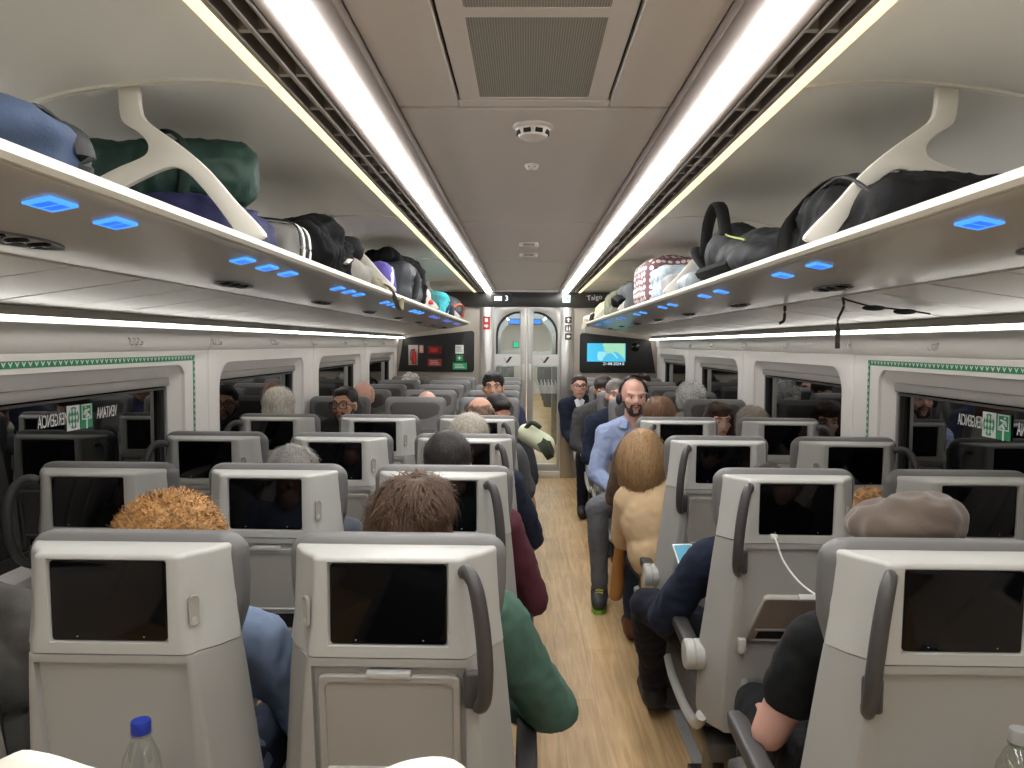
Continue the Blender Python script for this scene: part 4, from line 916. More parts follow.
        soft('hair', cap0, hm, t, **kw)
        ns = extra.get('strands') if extra else None
        if ns:
            q = dict(curly=dict(steps=7, step=.006, width=.0015, curl=.008, jit=1.2, lift=.014), shag=dict(steps=6, step=.011, width=.0012, jit=.6, lift=.022), bob=dict(steps=8, step=.015, width=.0014, jit=.4, lift=.018),
                     crop=dict(steps=2, step=.005, width=.0008, jit=.5, lift=.004)).get(style, dict(steps=5, step=.009, width=.001, jit=.45, lift=.01))
            strands(cap0, ns, m=hm, parent=t, seed=int(loc[1] * 100) + int(loc[0] * 10), **q)
        if face:
            for s in (-1, 1):
                b = NB(); tube(b, [h(s * .014, .094, .03), h(s * .032, .089, .036), h(s * .05, .074, .031)], [.0035, .0042, .002], 6); part('eyebrow', b, hm, t)
    if face:
        for s in (-1, 1):
            b = NB(); add_prims(b, [ell(h(s * .031, .0775, .007), (.0105, .009, .0055), R3)]); e = part('eye', b, M_EYEW, t, ang=180)
            b = NB(); add_prims(b, [ell(h(s * .031, .0848, .007), (.0055, .003, .0052), R3)]); part('iris', b, M_EYED, e, ang=180)
        b = NB(); tube(b, [h(-.024, .088, -.056), h(-.008, .097, -.053), h(.008, .097, -.053), h(.024, .088, -.056)], [.002, .0052, .0052, .002], 8); part('lips', b, M_LIPS, t)
    if extra and extra.get('beard'):
        hm = hair_mat('beard_grey', extra['beard'])
        soft('beard', [ell(h(0, .034, -.088), (.044, .042, .034), R3), cap_(h(-.058, .01, -.03), h(-.03, .055, -.085), .014, .02), cap_(h(.058, .01, -.03), h(.03, .055, -.085), .014, .02), cap_(h(-.026, .085, -.044), h(.026, .085, -.044), .0075), cap_(h(-.03, .075, -.05), h(-.026, .07, -.08), .01), cap_(h(.03, .075, -.05), h(.026, .07, -.08), .01)], hm, t, .006, 0, 1, .003, 60)
    if extra and extra.get('glasses'):
        b = NB()
        for s in (-1, 1):
            lp = [h(s * .033 + u, .101, .004 + v) for u, v in rrect(-.026, .026, -.019, .019, .009, 3)]
            tube(b, lp + [lp[0]], .0032, 6); tube(b, [h(s * .058, .099, .012), h(s * .078, .03, .008), h(s * .078, -.01, .004)], .003, 6)
        tube(b, [h(-.008, .102, .008), h(.008, .102, .008)], .003, 6); part('glasses', b, M_BLACK, t)
    if extra and extra.get('tie'):
        b = NB(); c = P['neck']; 
        for s in (-1, 1): b.faces.new([b.verts.new(c + Vector(q)) for q in ((0, .118, -.15), (s * .05, .09, .0), (s * .02, .1, .02), (0, .11, 0))])
        part('shirt_front', b, mat('shirt_white', (224, 226, 230), .7), t, False)
    if extra and extra.get('headphones'):
        b = NB(); tube(b, [h(.094 * cos(a), -.005, .0 + .137 * sin(a)) for a in [k * pi / 16 for k in range(17)]], .0075, 8); hp = part('headphones', b, M_BLACK, t)
        for s in (-1, 1):
            b = NB(); add_prims(b, [ell(h(s * .092, -.003, -.01), (.02, .034, .042), R3)]); part('ear_cup', b, mat('cup_dark', (40, 40, 52), .4), hp, ang=180)
    return t
def away(r, c): return (CX[c], ROWS_A[r], 0)
def fac(r, c): return (CX[c], ROWS_F[r], 0)
# --- rows facing the glass doors
person('passenger in charcoal jumper in the window seat beside the curly ginger-haired passenger', away(1, 'A'), top=('charcoal_knit', (124, 122, 118)), hair=('darkbrown', (52, 42, 36)), dz=-.03, J=dict(er=(.235, .45, .70), head=(-.1, .345, 1.09), neck=(-.04, .32, .97)))
person('passenger with curly ginger hair in pale blue denim shirt', away(1, 'B'), dx=-.035, dz=-.055, top=('denim', (122, 138, 164)), legs=('jean_dark', (44, 50, 66)), hair=('ginger', (186, 140, 86)), style='curly', voxel=.011, extra=dict(strands=3000))
person('passenger with tousled brown hair in green sweatshirt, elbow in the aisle', away(1, 'C'), dz=.005, dx=-.012, top=('green', (72, 102, 90)), hair=('brown', (88, 66, 50)), style='shag', voxel=.010, J=dict(er=(.305, .44, .70), wr=(.2, .66, .60)), extra=dict(bulk=.022, strands=3200))
person('passenger with thin grey hair barely showing over a middle seat', away(2, 'B'), dz=-.035, dx=-.02, top=('slate', (84, 88, 96)), hair=('greyhair', (128, 124, 118)), extra=dict(strands=1200))
person('passenger with close-cropped black hair in maroon top', away(2, 'C'), dz=.02, dx=-.012, top=('maroon', (92, 48, 58)), hair=('black', (38, 34, 33)), style='crop', J=dict(er=(.27, .43, .68)), extra=dict(strands=1800))
person('white-haired passenger in navy jumper in an aisle seat', away(3, 'C'), dz=.0, top=('navy_knit', (38, 44, 62)), hair=('silver', (176, 168, 156)), J=dict(er=(.28, .45, .68), wr=(.26, .66, .60)), extra=dict(strands=1300))
person('white-haired passenger leaning against the window', away(4, 'A'), dz=.06, dx=-.02, J=dict(head=(-.1, .345, 1.185), neck=(-.05, .32, 1.05)), top=('dark_coat', (54, 52, 54)), hair=('white', (204, 198, 186)), style='short', skin='rosy', extra=dict(strands=1200))
person('balding brown-haired passenger in grey t-shirt in an aisle seat', away(4, 'C'), dz=.02, top=('grey_tee', (88, 90, 94)), sleeve='short', hair=('brown2', (96, 72, 54)), style='thin', skin='tan', J=dict(er=(.27, .42, .66), wr=(.24, .62, .56)))
person('passenger in taupe beret and black t-shirt with bare arms', away(1, 'D'), dx=.06, dz=-.04, skin='rosy', top=('black_tee', (24, 25, 26)), sleeve='short', legs=('black_trouser', (30, 30, 32)), hair=None, voxel=.0115, extra=dict(sleeve=.5), J=dict(el=(-.205, .40, .665), wl=(-.13, .64, .60)))
person('passenger in navy suit looking down at a phone', away(2, 'D'), dz=-.09, dx=.02, pitch=-.4, top=('navy', (30, 36, 54)), legs=('navy_trouser', (28, 30, 40)), shoes=(30, 28, 30), hair=('dark2', (46, 38, 34)), voxel=.010,
       J=dict(sl=(-.175, .33, .84), el=(-.285, .46, .61), wl=(-.175, .6, .69), hl=(-.11, .42, .55), kl=(-.30, .70, .57), al=(-.22, 1.0, .13)), extra=dict(bulk=.02))
person('passenger with ginger hair and maroon top hunched by the window', away(2, 'E'), top=('maroon2', (98, 40, 46)), hair=('ginger2', (178, 134, 86)), style='curly', J=dict(head=(-.115, .36, .945), neck=(-.095, .35, .845), chest=(-.06, .35, .74), sr=(.07, .35, .80), sl=(-.27, .35, .82), belly=(-.02, .36, .64), er=(.2, .5, .66), el=(-.3, .5, .66)))
person('blonde passenger in camel sweater leaning out into the aisle', away(3, 'D'), top=('camel', (210, 182, 144)), legs=('blue_jean', (44, 58, 86)), shoes=(96, 58, 38), hair=('blonde', (172, 138, 98)), style='bob', voxel=.010, pitch=-.25,
       J=dict(pelvis=(-.09, .37, .545), belly=(-.16, .38, .66), chest=(-.17, .40, .79), neck=(-.22, .43, .905), head=(-.25, .475, 1.03), sr=(-.06, .43, .86), sl=(-.305, .43, .855), er=(-.03, .56, .66), el=(-.305, .56, .66), wr=(-.12, .74, .62), wl=(-.26, .74, .64),
              hl=(-.16, .42, .54), kl=(-.22, .82, .52), al=(-.19, 1.02, .12), hr=(-.02, .42, .54)), extra=dict(bulk=.02, folds=.6, strands=3500))
person('brown-haired passenger in the aisle seat opposite the man with headphones', away(4, 'D'), dz=.025, dx=-.055, top=('brown_top', (96, 78, 62)), hair=('chestnut', (112, 82, 58)), style='short', extra=dict(strands=1500))
person('grey-haired passenger in the window seat opposite the young woman', away(4, 'E'), dz=-.02, dx=-.04, top=('grey_top', (110, 108, 106)), hair=('grey3', (150, 140, 126)), extra=dict(strands=1000))
# --- rows facing the camera
person('dark-haired man in black-rimmed glasses and black jacket by the window', fac(0, 'A'), pi, dz=.02, dx=-.05, face=True, skin='tan', top=('black_jacket', (36, 34, 36)), hair=('black2', (42, 36, 34)), style='crop', extra=dict(glasses=True, beard=(72, 62, 56)), yaw=-.2)
person('passenger with bowed dark-haired head in the aisle seat facing the balding passenger', fac(0, 'C'), pi, dz=-.02, dx=-.06, pitch=-.5, yaw=.7, face=True, skin='tan', top=('dark_top', (48, 50, 54)), hair=('black3', (36, 30, 28)), style='crop')
person('bald bearded man with headphones, blue shirt and grey jeans', fac(0, 'D'), pi, face=True, skin='rosy', top=('blue_shirt', (150, 164, 198)), legs=('grey_jean', (104, 106, 110)), shoes=(52, 54, 54), voxel=.009, yaw=.08,
       J=dict(pelvis=(.04, .36, .56), belly=(.07, .36, .69), chest=(.065, .36, .88), neck=(.075, .37, 1.05), head=(.078, .41, 1.215), sr=(.245, .37, .975), sl=(-.115, .37, .975), er=(.315, .45, .73), wr=(.2, .62, .64), el=(-.14, .47, .72), wl=(.02, .62, .64), hr=(.14, .42, .55), kr=(.335, .80, .585), ar=(.315, .78, .10), hl=(-.02, .42, .55), kl=(-.02, .68, .54), al=(-.02, .64, .1)),
       extra=dict(headphones=True, beard=(150, 138, 128), collar=('blue_shirt', (150, 164, 198)), sole=('lime', (120, 190, 50))))
person('young woman with long dark brown hair leaning by the window', fac(0, 'E'), pi, dz=-.06, face=True, skin='fair', top=('dark_top2', (44, 40, 44)), hair=('darkbrown2', (66, 44, 34)), style='long', yaw=.15, pitch=-.1, extra=dict(strands=900))
person('passenger with thinning sandy hair behind the man in black-rimmed glasses', fac(1, 'A'), pi, dz=.01, face=True, skin='rosy', top=('olive_top', (84, 82, 70)), hair=('sandy', (196, 160, 124)), style='thin', pitch=-.35)
person('bald-topped passenger bowed in a middle seat with back to the doors', fac(1, 'B'), pi, dz=-.055, face=True, skin='rosy', top=('dark_top3', (56, 54, 56)), hair=('brown4', (90, 70, 56)), style='thin', pitch=-.4)
person('black-haired man peering over the aisle seats of the three-seat side', fac(1, 'C'), pi, dz=.095, face=True, skin='tan', top=('navy_shirt', (44, 50, 74)), hair=('black4', (30, 27, 26)), style='short')
person('passenger with grey hair behind the man with headphones', fac(1, 'D'), pi, dz=.045, dx=.08, face=True, skin='rosy', top=('navy5', (34, 40, 58)), hair=('grey5', (124, 118, 112)), style='short', J=dict(sr=(.26, .37, .97), er=(.3, .45, .72)))
person('passenger with fluffy white hair in a window seat', fac(1, 'E'), pi, dz=.0, face=True, skin='rosy', top=('beige_top', (170, 160, 146)), hair=('snow', (226, 222, 214)), style='curly', pitch=-.4, extra=dict(strands=1000))
person('passenger with dark hair in charcoal jacket on the aisle', fac(2, 'D'), pi, dz=.035, dx=.10, face=True, skin='tan', top=('charcoal6', (72, 72, 72)), hair=('dark6', (54, 48, 44)), style='short', pitch=-.4, J=dict(sr=(.3, .37, .96), er=(.34, .45, .70)))
person('man in navy suit, white shirt and glasses leaning into the aisle', fac(3, 'D'), pi, dz=.02, dx=.25, face=True, skin='rosy', top=('navy7', (28, 32, 48)), legs=('navy8', (26, 28, 38)), hair=('dark7', (64, 54, 48)), style='crop', extra=dict(glasses=True, tie=True), J=dict(wr=(.3, .6, .62), wl=(.1, .62, .62), kr=(.24, .77, .54), ar=(.24, .8, .1)))
person('white-haired passenger in the window seat nearest the equipment panel', fac(4, 'A'), pi, dz=-.03, face=True, skin='fair', top=('pale_top', (190, 188, 184)), hair=('snow2', (214, 210, 204)), style='curly')
person('dark-haired passenger in the window seat nearest the map screen', fac(4, 'E'), pi, dz=.0, face=True, skin='tan', top=('dark_top8', (50, 48, 50)), hair=('dark8', (60, 48, 42)))
# --- beret, phone
bt = thing('beret', 'taupe felt beret worn by the passenger in black t-shirt', 'hat', (CX['D'] + .06, ROWS_A[1] + .33, 1.113))
soft('crown', [ell((0, 0, .058), (.118, .115, .052)), ell((.02, -.02, .075), (.085, .085, .05)), ell((-.04, 0, .05), (.085, .1, .042))], mat('felt_taupe', (98, 86, 77), .95, spec=.1, bump=.3, bscale=350, sheen=.3), bt, .007, 0, 3, .010, 12, .008, 16)
bm = NB(); tube(bm, [(.096 * cos(a), .103 * sin(a), .03 + .004 * cos(a)) for a in [k * 2 * pi / 24 for k in range(25)]], .012, 8); part('band', bm, MATS['felt_taupe'], bt)
ph = thing('phone', 'phone with lit pale blue screen held by the navy-suited passenger', 'phone', (CX['D'] - .165, ROWS_A[2] + .66, .755)); ph.rotation_euler = (R(35), 0, R(8))
bm = NB(); box(bm, -.038, .038, -.078, .078, -.004, .004, .003, 2); part('case', bm, M_WHITE, ph)
bm = NB(); box(bm, -.034, .034, -.07, .07, .0042, .0048); part('screen', bm, mat('phone_screen', (60, 110, 130), .2, emit=(110, 170, 190), estr=.5), ph, False)
# ================================================================== luggage on the racks and small things
ZS = 1.776
def fab(name, col, rough=.75, spec=.3): return mat('fabric_' + name, col, rough, spec=spec, bump=.25, bscale=260, var=.15, vscale=10)
def bag(name, label, cat, loc, prims, m, amp=.012, ns=9, amp2=.008, ns2=16, voxel=.012, parts=()):
    t = thing(name, label, cat, loc, group='luggage on the racks')
    soft('body', prims, m, t, voxel, 0, 3, amp, ns, amp2, ns2, loc[1])
    for nm, pts, r, mm, fl in parts:
        b = NB(); tube(b, spline(pts, 5), r, 8, fl); part(nm, b, mm, t)
    return t
def B3(x0, x1, y0, y1, z0, z1, r):      # soft box as capsules
    xa, xb, ya, yb_, za, zb = x0 + r, x1 - r, y0 + r, y1 - r, z0 + r, z1 - r; out = []
    for x in (xa, xb):
        for z in (za, zb): out.append(cap_((x, ya, z), (x, yb_, z), r))
    for y in (ya, yb_):
        for z in (za, zb): out.append(cap_((xa, y, z), (xb, y, z), r))
        for x in (xa, xb): out.append(cap_((x, y, za), (x, y, zb), r))
    c = ((x0 + x1) / 2, (y0 + y1) / 2, (z0 + z1) / 2)
    out.append(ell(c, ((x1 - x0) * .52, (y1 - y0) * .52, (z1 - z0) * .52)))
    b_ = min(x1 - x0, z1 - z0) / 2 * .98
    return out
F_BLK = fab('black', (20, 20, 22), .75, .2); F_BLK2 = fab('black_soft', (17, 17, 19), .85, .15); F_STR = fab('strap_black', (36, 36, 38), .6)
def L(x, y): return (-x, y, ZS)
def Rr(x, y): return (x, y, ZS)
bag('blue_backpack', 'slate blue denim backpack with dark strap over the three-seat side', 'backpack', L(.9, 1.2), B3(-.16, .17, -.06, .11, 0, .11, .045) + [ell((.02, -.02, .09), (.16, .14, .055))], fab('slateblue', (60, 74, 98)), .012, 9,
    parts=[('strap', [(.175, .03, .01), (.18, .03, .08), (.12, .04, .125), (-.1, .04, .13)], .02, F_STR, .3), ('zip', [(.15, -.1, .1), (.13, 0, .135), (.1, .15, .125)], .004, F_STR, 1)])
bag('green_duffel', 'dark green rolled duffel bag behind the rack bracket', 'duffel bag', L(1.05, 2.08), [cap_((-.2, -.1, .19), (.17, .12, .25), .095), ell((.2, .13, .25), (.07, .07, .1)), ell((-.2, -.12, .18), (.09, .09, .1))], fab('green', (38, 62, 54), .6), .012, 10, .008, 22,
    parts=[('strap', [(.05, .0, .335), (.09, -.02, .33), (.13, -.03, .29), (.13, -.03, .22), (.11, -.01, .15)], .016, fab('green_dark', (28, 46, 40)), .3)])
bag('navy_bag', 'navy blue holdall lying under the green duffel', 'bag', L(.95, 2.12), B3(-.24, .2, -.26, .2, 0, .14, .05), fab('navybag', (34, 36, 74)), .01, 8,
    parts=[('strap', [(.19, -.2, .05), (.2, -.05, .12), (.1, .1, .145), (-.1, .12, .14)], .016, fab('navy_strap', (50, 54, 90)), .3)])
bag('striped_bag', 'grey and white striped tote beside the second bracket gap', 'bag', L(.86, 2.46), B3(-.12, .13, -.06, .1, 0, .15, .04), fab('greystripe', (128, 126, 122)), .012, 9,
    parts=[('stripe', [(.132, -.04 + .035 * k, .02), (.138, -.04 + .035 * k, .08), (.115, -.04 + .035 * k, .145), (0, -.04 + .035 * k, .165)], .007, M_WHITE if k % 2 else F_STR, .5) for k in range(4)])
bag('black_jacket', 'crumpled black jacket heaped on the rack', 'jacket', L(.86, 2.82), [ell((0, 0, .09), (.17, .2, .1)), ell((.03, .05, .17), (.13, .12, .07)), ell((.08, -.08, .12), (.09, .12, .09)), cap_((-.05, .1, .1), (.1, .2, .12), .07), ell((.1, .05, .06), (.07, .2, .06))], F_BLK2, .035, 9, .02, 17,
    parts=[('badge', [(.172, .06, .07), (.178, .09, .085), (.172, .12, .09)], .012, M_LIP, .35)])
bag('black_mat_roll', 'rolled black sleeping mat poking out beyond the crumpled jacket', 'roll', L(.86, 3.18), [cap_((-.12, -.05, .16), (.11, .05, .16), .06)], F_BLK, .003, 10, 0, 10)
bag('grey_tote', 'pale grey soft bag below the black roll', 'bag', L(.84, 3.3), B3(-.15, .15, -.22, .2, 0, .12, .05), fab('palegrey', (122, 120, 112)), .015, 8)
bag('khaki_bag', 'khaki canvas bag with strap hanging over the rack lip', 'bag', L(.78, 3.62), B3(-.1, .1, -.2, .16, 0, .07, .033), fab('khaki', (104, 98, 78)), .01, 9,
    parts=[('strap', [(.05, -.1, .06), (.12, -.02, .04), (.142, .02, -.005), (.146, .1, -.05), (.146, .2, -.06), (.14, .26, .0)], .012, fab('khaki_strap', (112, 106, 84)), .3)])
bag('purple_bag', 'purple patterned bag next to the khaki bag', 'bag', L(.86, 3.98), B3(-.13, .15, -.1, .16, 0, .19, .045), fab('purple', (86, 76, 150)), .012, 9,
    parts=[('trim', [(.15, -.05, .03), (.155, 0, .1), (.14, .05, .17)], .009, M_WHITE, .4)])
bag('dark_grey_backpack', 'dark grey padded backpack with black coat thrown over', 'backpack', L(.87, 4.75), B3(-.17, .19, -.3, .25, 0, .25, .07), fab('dkgrey', (66, 70, 74), .6), .015, 7,
    parts=[('strap', [(.19, -.2, .04), (.2, -.1, .16), (.12, 0, .25), (-.1, 0, .25)], .022, F_STR, .3), ('zip', [(.18, .0, .2), (.2, .15, .14), (.19, .22, .05)], .005, F_STR, 1)])
bag('black_coat', 'black quilted coat draped on the dark grey backpack', 'coat', L(.86, 4.75), [ell((0, .05, .27), (.16, .28, .05)), ell((.1, .22, .22), (.09, .16, .09)), ell((.0, -.2, .28), (.1, .12, .05)), ell((.14, .32, .12), (.05, .1, .1))], F_BLK2, .025, 9, .014, 18)
bag('white_carrier', 'white carrier bag with red mark', 'bag', L(.8, 5.35), B3(-.08, .12, -.1, .12, 0, .15, .04), fab('whitebag', (200, 196, 190)), .01, 12,
    parts=[('red_mark', [(.125, -.03, .05), (.128, .0, .07), (.125, .04, .05)], .014, M_RED, .5)])
bag('teal_bag', 'dark teal bag between the bracket feet', 'bag', L(.83, 5.85), B3(-.12, .14, -.16, .16, 0, .18, .05), fab('teal', (34, 104, 104)), .014, 9)
bag('turquoise_bag', 'bright turquoise bag with navy folds', 'bag', L(.83, 6.6), B3(-.12, .14, -.2, .2, 0, .21, .05), fab('turq', (70, 176, 186)), .03, 10, .012, 20,
    parts=[('fold', [(.13, -.1, .02), (.15, 0, .1), (.1, .1, .2)], .02, fab('navyfold', (30, 40, 70)), .5)])
bag('navy_pouch', 'small dark navy pouch near the end of the rack', 'bag', L(.8, 7.15), B3(-.1, .12, -.14, .14, 0, .15, .05), fab('navypouch', (34, 36, 50)), .012, 9)
bag('orange_trim_bag', 'black sports bag with bright orange stripe at the end of the rack', 'bag', L(.84, 7.95), [ell((0, 0, .13), (.17, .42, .14)), ell((.05, -.1, .1), (.12, .3, .1))], fab('sport', (58, 60, 66)), .012, 7,
    parts=[('stripe', [(.1, -.36, .13), (.15, -.15, .17), (.165, .1, .15), (.14, .3, .06)], .022, mat('orange', (224, 96, 56), .6), .4)])
# two-seat side
bag('black_rucksack', 'large black rucksack lying behind the bracket of the two-seat rack', 'backpack', Rr(.9, 2.0), B3(-.16, .2, -.34, .38, 0, .15, .06) + [ell((-.02, .12, .13), (.15, .2, .1)), ell((.02, -.1, .09), (.16, .25, .1))], F_BLK, .014, 7, .01, 15,
    parts=[('strap', [(-.16, .3, .03), (-.17, .2, .13), (-.08, .15, .23), (.1, .15, .22)], .022, F_STR, .3), ('buckle', [(-.16, -.1, .1), (-.16, -.06, .1)], .014, M_BLACK, .4), ('seam', [(-.15, -.25, .12), (-.13, 0, .2), (-.15, .3, .13)], .005, F_STR, 1)])
bag('grey_rucksack', 'grey and black rucksack with looped straps upright on the rack', 'backpack', Rr(.88, 2.95), [cap_((0, -.3, .08), (-.02, .2, .12), .08, .11), ell((0, .0, .1), (.16, .36, .11)), ell((-.04, .22, .14), (.12, .14, .13)), ell((-.06, -.2, .07), (.12, .2, .07))], fab('greyruck', (42, 44, 46), .7), .012, 8, .008, 18,
    parts=[('strap', [(-.13, .05, .2), (-.13, .12, .31), (-.12, .25, .35), (-.12, .38, .29), (-.13, .42, .12)], .026, F_STR, .3), ('strap', [(-.13, .28, .05), (-.17, .4, .16), (-.14, .5, .2), (-.1, .52, .1), (-.12, .46, .02)], .02, F_STR, .35), ('lower_panel', [(-.15, -.2, .06), (-.165, .05, .06), (-.15, .28, .07)], .045, F_BLK2, .6), ('piping', [(-.14, -.25, .14), (-.13, .05, .2), (-.1, .3, .28)], .004, mat('lime_piping', (150, 160, 80), .6), 1)])
bag('clear_bag', 'silvery patterned toiletry bag below the rucksack straps', 'bag', Rr(.8, 3.62), B3(-.1, .12, -.14, .14, 0, .1, .04), fab('silver', (150, 158, 164), .35, .6), .012, 14, .008, 24)
def dots_mat():
    m = mat('polka', (120, 90, 96), .7); nt = m.node_tree; p = nt.nodes['Principled BSDF']; tc = [n for n in nt.nodes if n.type == 'TEX_COORD'][0]
    v = nt.nodes.new('ShaderNodeTexVoronoi'); v.inputs['Scale'].default_value = 27; v.inputs['Randomness'].default_value = .25; nt.links.new(tc.outputs['Object'], v.inputs['Vector'])
    r = nt.nodes.new('ShaderNodeValToRGB'); r.color_ramp.interpolation = 'CONSTANT'; r.color_ramp.elements[0].color = lin((236, 226, 222)); r.color_ramp.elements[1].position = .4; r.color_ramp.elements[1].color = lin((128, 92, 100))
    nt.links.new(v.outputs['Distance'], r.inputs[0]); nt.links.new(r.outputs[0], p.inputs['Base Color']); return m
bag('polka_dot_bag', 'mauve backpack with white polka dots', 'backpack', Rr(.86, 4.75), B3(-.18, .18, -.24, .32, 0, .29, .08) + [ell((0, .05, .18), (.19, .3, .14))], dots_mat(), .014, 6, .006, 14)
bag('floral_bag', 'pale blue floral cloth bag against the polka dot backpack', 'bag', Rr(.78, 4.22), B3(-.1, .14, -.2, .16, 0, .2, .05), mat('floral', (176, 190, 200), .8, var=.6, vscale=40, bump=.2, bscale=200), .014, 8)
bag('grey_folder_bag', 'light grey flat bag leaning on the floral bag', 'bag', Rr(.74, 3.98), B3(-.05, .1, -.12, .08, 0, .13, .03), fab('ltgrey', (168, 168, 166)), .006, 9)
bag('slate_holdall', 'slate grey holdall with black flap beyond the polka dot backpack', 'bag', Rr(.82, 5.75), B3(-.13, .18, -.34, .3, 0, .22, .06), fab('slatehold', (92, 94, 98)), .016, 8,
    parts=[('flap', [(-.13, -.2, .08), (-.15, 0, .12), (-.13, .2, .08)], .05, F_BLK2, .5)])
bag('olive_bag', 'olive camouflage bag on the rack near the script lettering', 'bag', Rr(.82, 6.75), B3(-.13, .18, -.36, .3, 0, .22, .06), mat('camo', (110, 112, 92), .8, var=.5, vscale=16, bump=.2), .018, 8)
bag('cream_hat', 'cream straw hat at the end of the two-seat rack', 'hat', Rr(.84, 7.75), [ell((0, 0, .1), (.16, .3, .12)), ell((0, 0, .04), (.17, .4, .035))], mat('straw', (214, 200, 160), .8, bump=.3, bscale=120), .008, 8)
bag('white_cloth', 'white cloth drooping off the end of the two-seat rack', 'cloth', Rr(.68, 8.52), [ell((.06, 0, .06), (.09, .14, .06)), cap_((-.02, 0, .05), (-.045, .02, -.03), .035, .03), cap_((-.05, .02, -.03), (-.05, .02, -.1), .028, .015)], fab('whitecloth', (214, 206, 190)), .016, 14, .01, 24)
bag('black_pouch', 'small black pouch beside the cream hat', 'bag', Rr(.72, 8.1), B3(-.06, .08, -.14, .14, 0, .1, .035), F_BLK, .01, 10)

# strap hanging from the rack and small hook
t = thing('hanging_strap', 'black strap with tag hanging from the two-seat rack', 'strap', (1.0, 2.5, 1.7075))
bm = NB(); tube(bm, spline([(0, 0, 0), (.004, 0, -.03), (-.012, 0, -.07), (-.012, 0, -.1)], 5), .004, 6); part('cord', bm, M_RUBBER, t)
bm = NB(); box(bm, -.02, -.004, -.003, .003, -.165, -.095, .002, 1); part('tag', bm, mat('tag_dark', (60, 58, 56), .5), t)
bm = NB(); tube(bm, spline([(0, 0, -.004), (.04, .0, -.016), (.1, 0, -.03), (.2, 0, -.04), (.28, 0, -.052)], 5), .003, 6); part('cord', bm, M_RUBBER, t)
for dx, dz in ((.1, -.034), (.2, -.045)):
    bm = NB(); add_prims(bm, [ell((dx, 0, dz), (.038, .014, .009))]); part('bead', bm, M_RUBBER, t, ang=180)
t = thing('strap_hook', 'short black hook hanging under the two-seat rack', 'hook', (1.0, 3.05, 1.7075))
bm = NB(); tube(bm, spline([(0, 0, 0), (0, 0, -.04), (-.004, 0, -.06), (-.02, 0, -.07)], 4), .006, 6); part('hook', bm, M_RUBBER, t)
# bottles on trays
def bottle(label, loc, capcol, h, r, tint, lab=None):
    t = thing('water_bottle', label, 'bottle', loc)
    m = glass_mat('pet_' + capcol[0], tint, .2, .03)
    b = NB(); lathe(b, [(0, 0), (r * .8, 0), (r, .008), (r, h * .2), (r * .94, h * .22), (r, h * .24), (r, h * .4), (r * .94, h * .42), (r, h * .44), (r, h * .62), (r * .9, h * .72), (r * .55, h * .84), (.0135, h * .87), (.013, h * .93), (0, h * .93)], 28); part('body', b, m, t)
    b = NB(); lathe(b, [(0, h * .905), (.0155, h * .905), (.0158, h * .915), (.0158, h * .985), (.0145, h), (0, h)], 24); part('cap', b, mat('cap_' + capcol[0], capcol[1], .4), t)
    b = NB(); lathe(b, [(.0138, h * .885), (.0172, h * .887), (.0172, h * .897), (.0138, h * .9)], 20); part('neck_ring', b, m, t)
    if lab:
        b = NB(); lathe(b, [(r * 1.005, h * .25), (r * 1.01, h * .25), (r * 1.01, h * .58), (r * 1.005, h * .58)], 28); part('label_band', b, mat('band_' + capcol[0], lab, .5), t)
    return t
trz = TH + .0165
def tray_pt(c, dx, dyb): return (CX[c] + dx, ROWS_A[1] + yr(TH) - dyb, trz)
bottle('clear water bottle with dark blue cap on the folded-down middle tray', tray_pt('B', .115, .155), ('blue', (30, 52, 150)), .215, .031, (246, 249, 248))
bottle('clear bottle with grey metal cap on the tray of the beret wearer seat', tray_pt('D', -.02 + .045, .16), ('grey', (150, 150, 148)), .225, .034, (236, 241, 238), None)
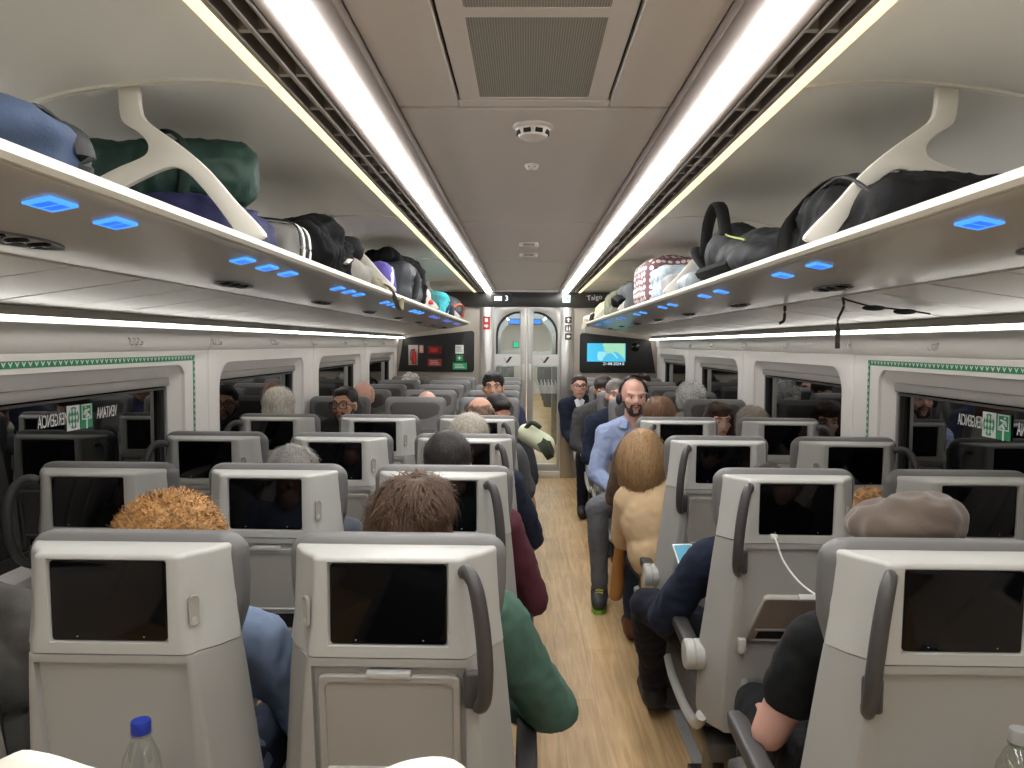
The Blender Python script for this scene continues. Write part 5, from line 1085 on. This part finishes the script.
# charging cable
t = thing('charging_cable', 'white charging cable plugged in below a seat screen', 'cable', (CX['D'], ROWS_A[2], 0))
bm = NB(); tube(bm, spline([(-.062, .016, 1.012), (-.06, -.012, 1.0), (-.045, -.03, .95), (-.01, -.08, .9), (.05, -.16, .865), (.07, -.2, .85), (.075, -.21, .81)], 6), .0028, 8); part('cord', bm, M_WHITE, t)
bm = NB(); box(bm, -.072, -.052, .0, .02, 1.004, 1.018, .004, 2); part('plug', bm, M_WHITE, t)
# things in the aisle
t = thing('green_pouch', 'white and dark green pouch held out over the aisle', 'bag', (0.045, 4.55, .98), group='bags in the aisle')
soft('body', [cap_((-.05, 0, .04), (.06, 0, -.02), .06, .06)], fab('palegreen', (206, 212, 184)), t, .01, 0, 2, .006, 10)
bm = NB(); tube(bm, [(.036, 0, -.055), (.075, 0, -.03), (.10, 0, -.02)], [.075, .078, .05], 14, 1.0); part('flap', bm, fab('dkgreen', (58, 66, 54)), t)
bm = NB(); tube(bm, spline([(-.06, -.03, .07), (-.02, -.05, .11), (.03, -.03, .08)], 4), .014, 8); part('strap', bm, fab('dkgreen', (58, 66, 54)), t)
t = thing('olive_jacket', 'olive jacket hanging over an aisle armrest', 'jacket', (-.0, 3.42, .55), group='bags in the aisle')
soft('body', [cap_((0, 0, .16), (.01, .0, -.12), .03, .04), ell((.0, .05, .0), (.03, .1, .16))], fab('olive_j', (110, 112, 96)), t, .01, 0, 3, .012, 12)
t = thing('brown_coat', 'tan leather coat sleeve hanging beside the blonde passenger', 'coat', (.435, 3.72, .38), group='bags in the aisle')
soft('body', [cap_((.03, 0, .26), (0, .0, -.05), .03, .035), cap_((.03, 0, .26), (.06, .02, .38), .03, .05)], fab('leather_tan', (168, 116, 62), .5), t, .009, 0, 3, .006, 12)
t = thing('yellow_bag', 'yellow paper bag wedged beside an aisle armrest of the two-seat side', 'bag', (.505, 3.2, .36), group='bags in the aisle')
soft('body', [cap_((0, 0, .14), (0, .02, -.1), .016, .03), ell((0, .04, 0), (.018, .07, .14))], fab('yellow_p', (226, 186, 100)), t, .008, 0, 2, .008, 14)
bake_all()
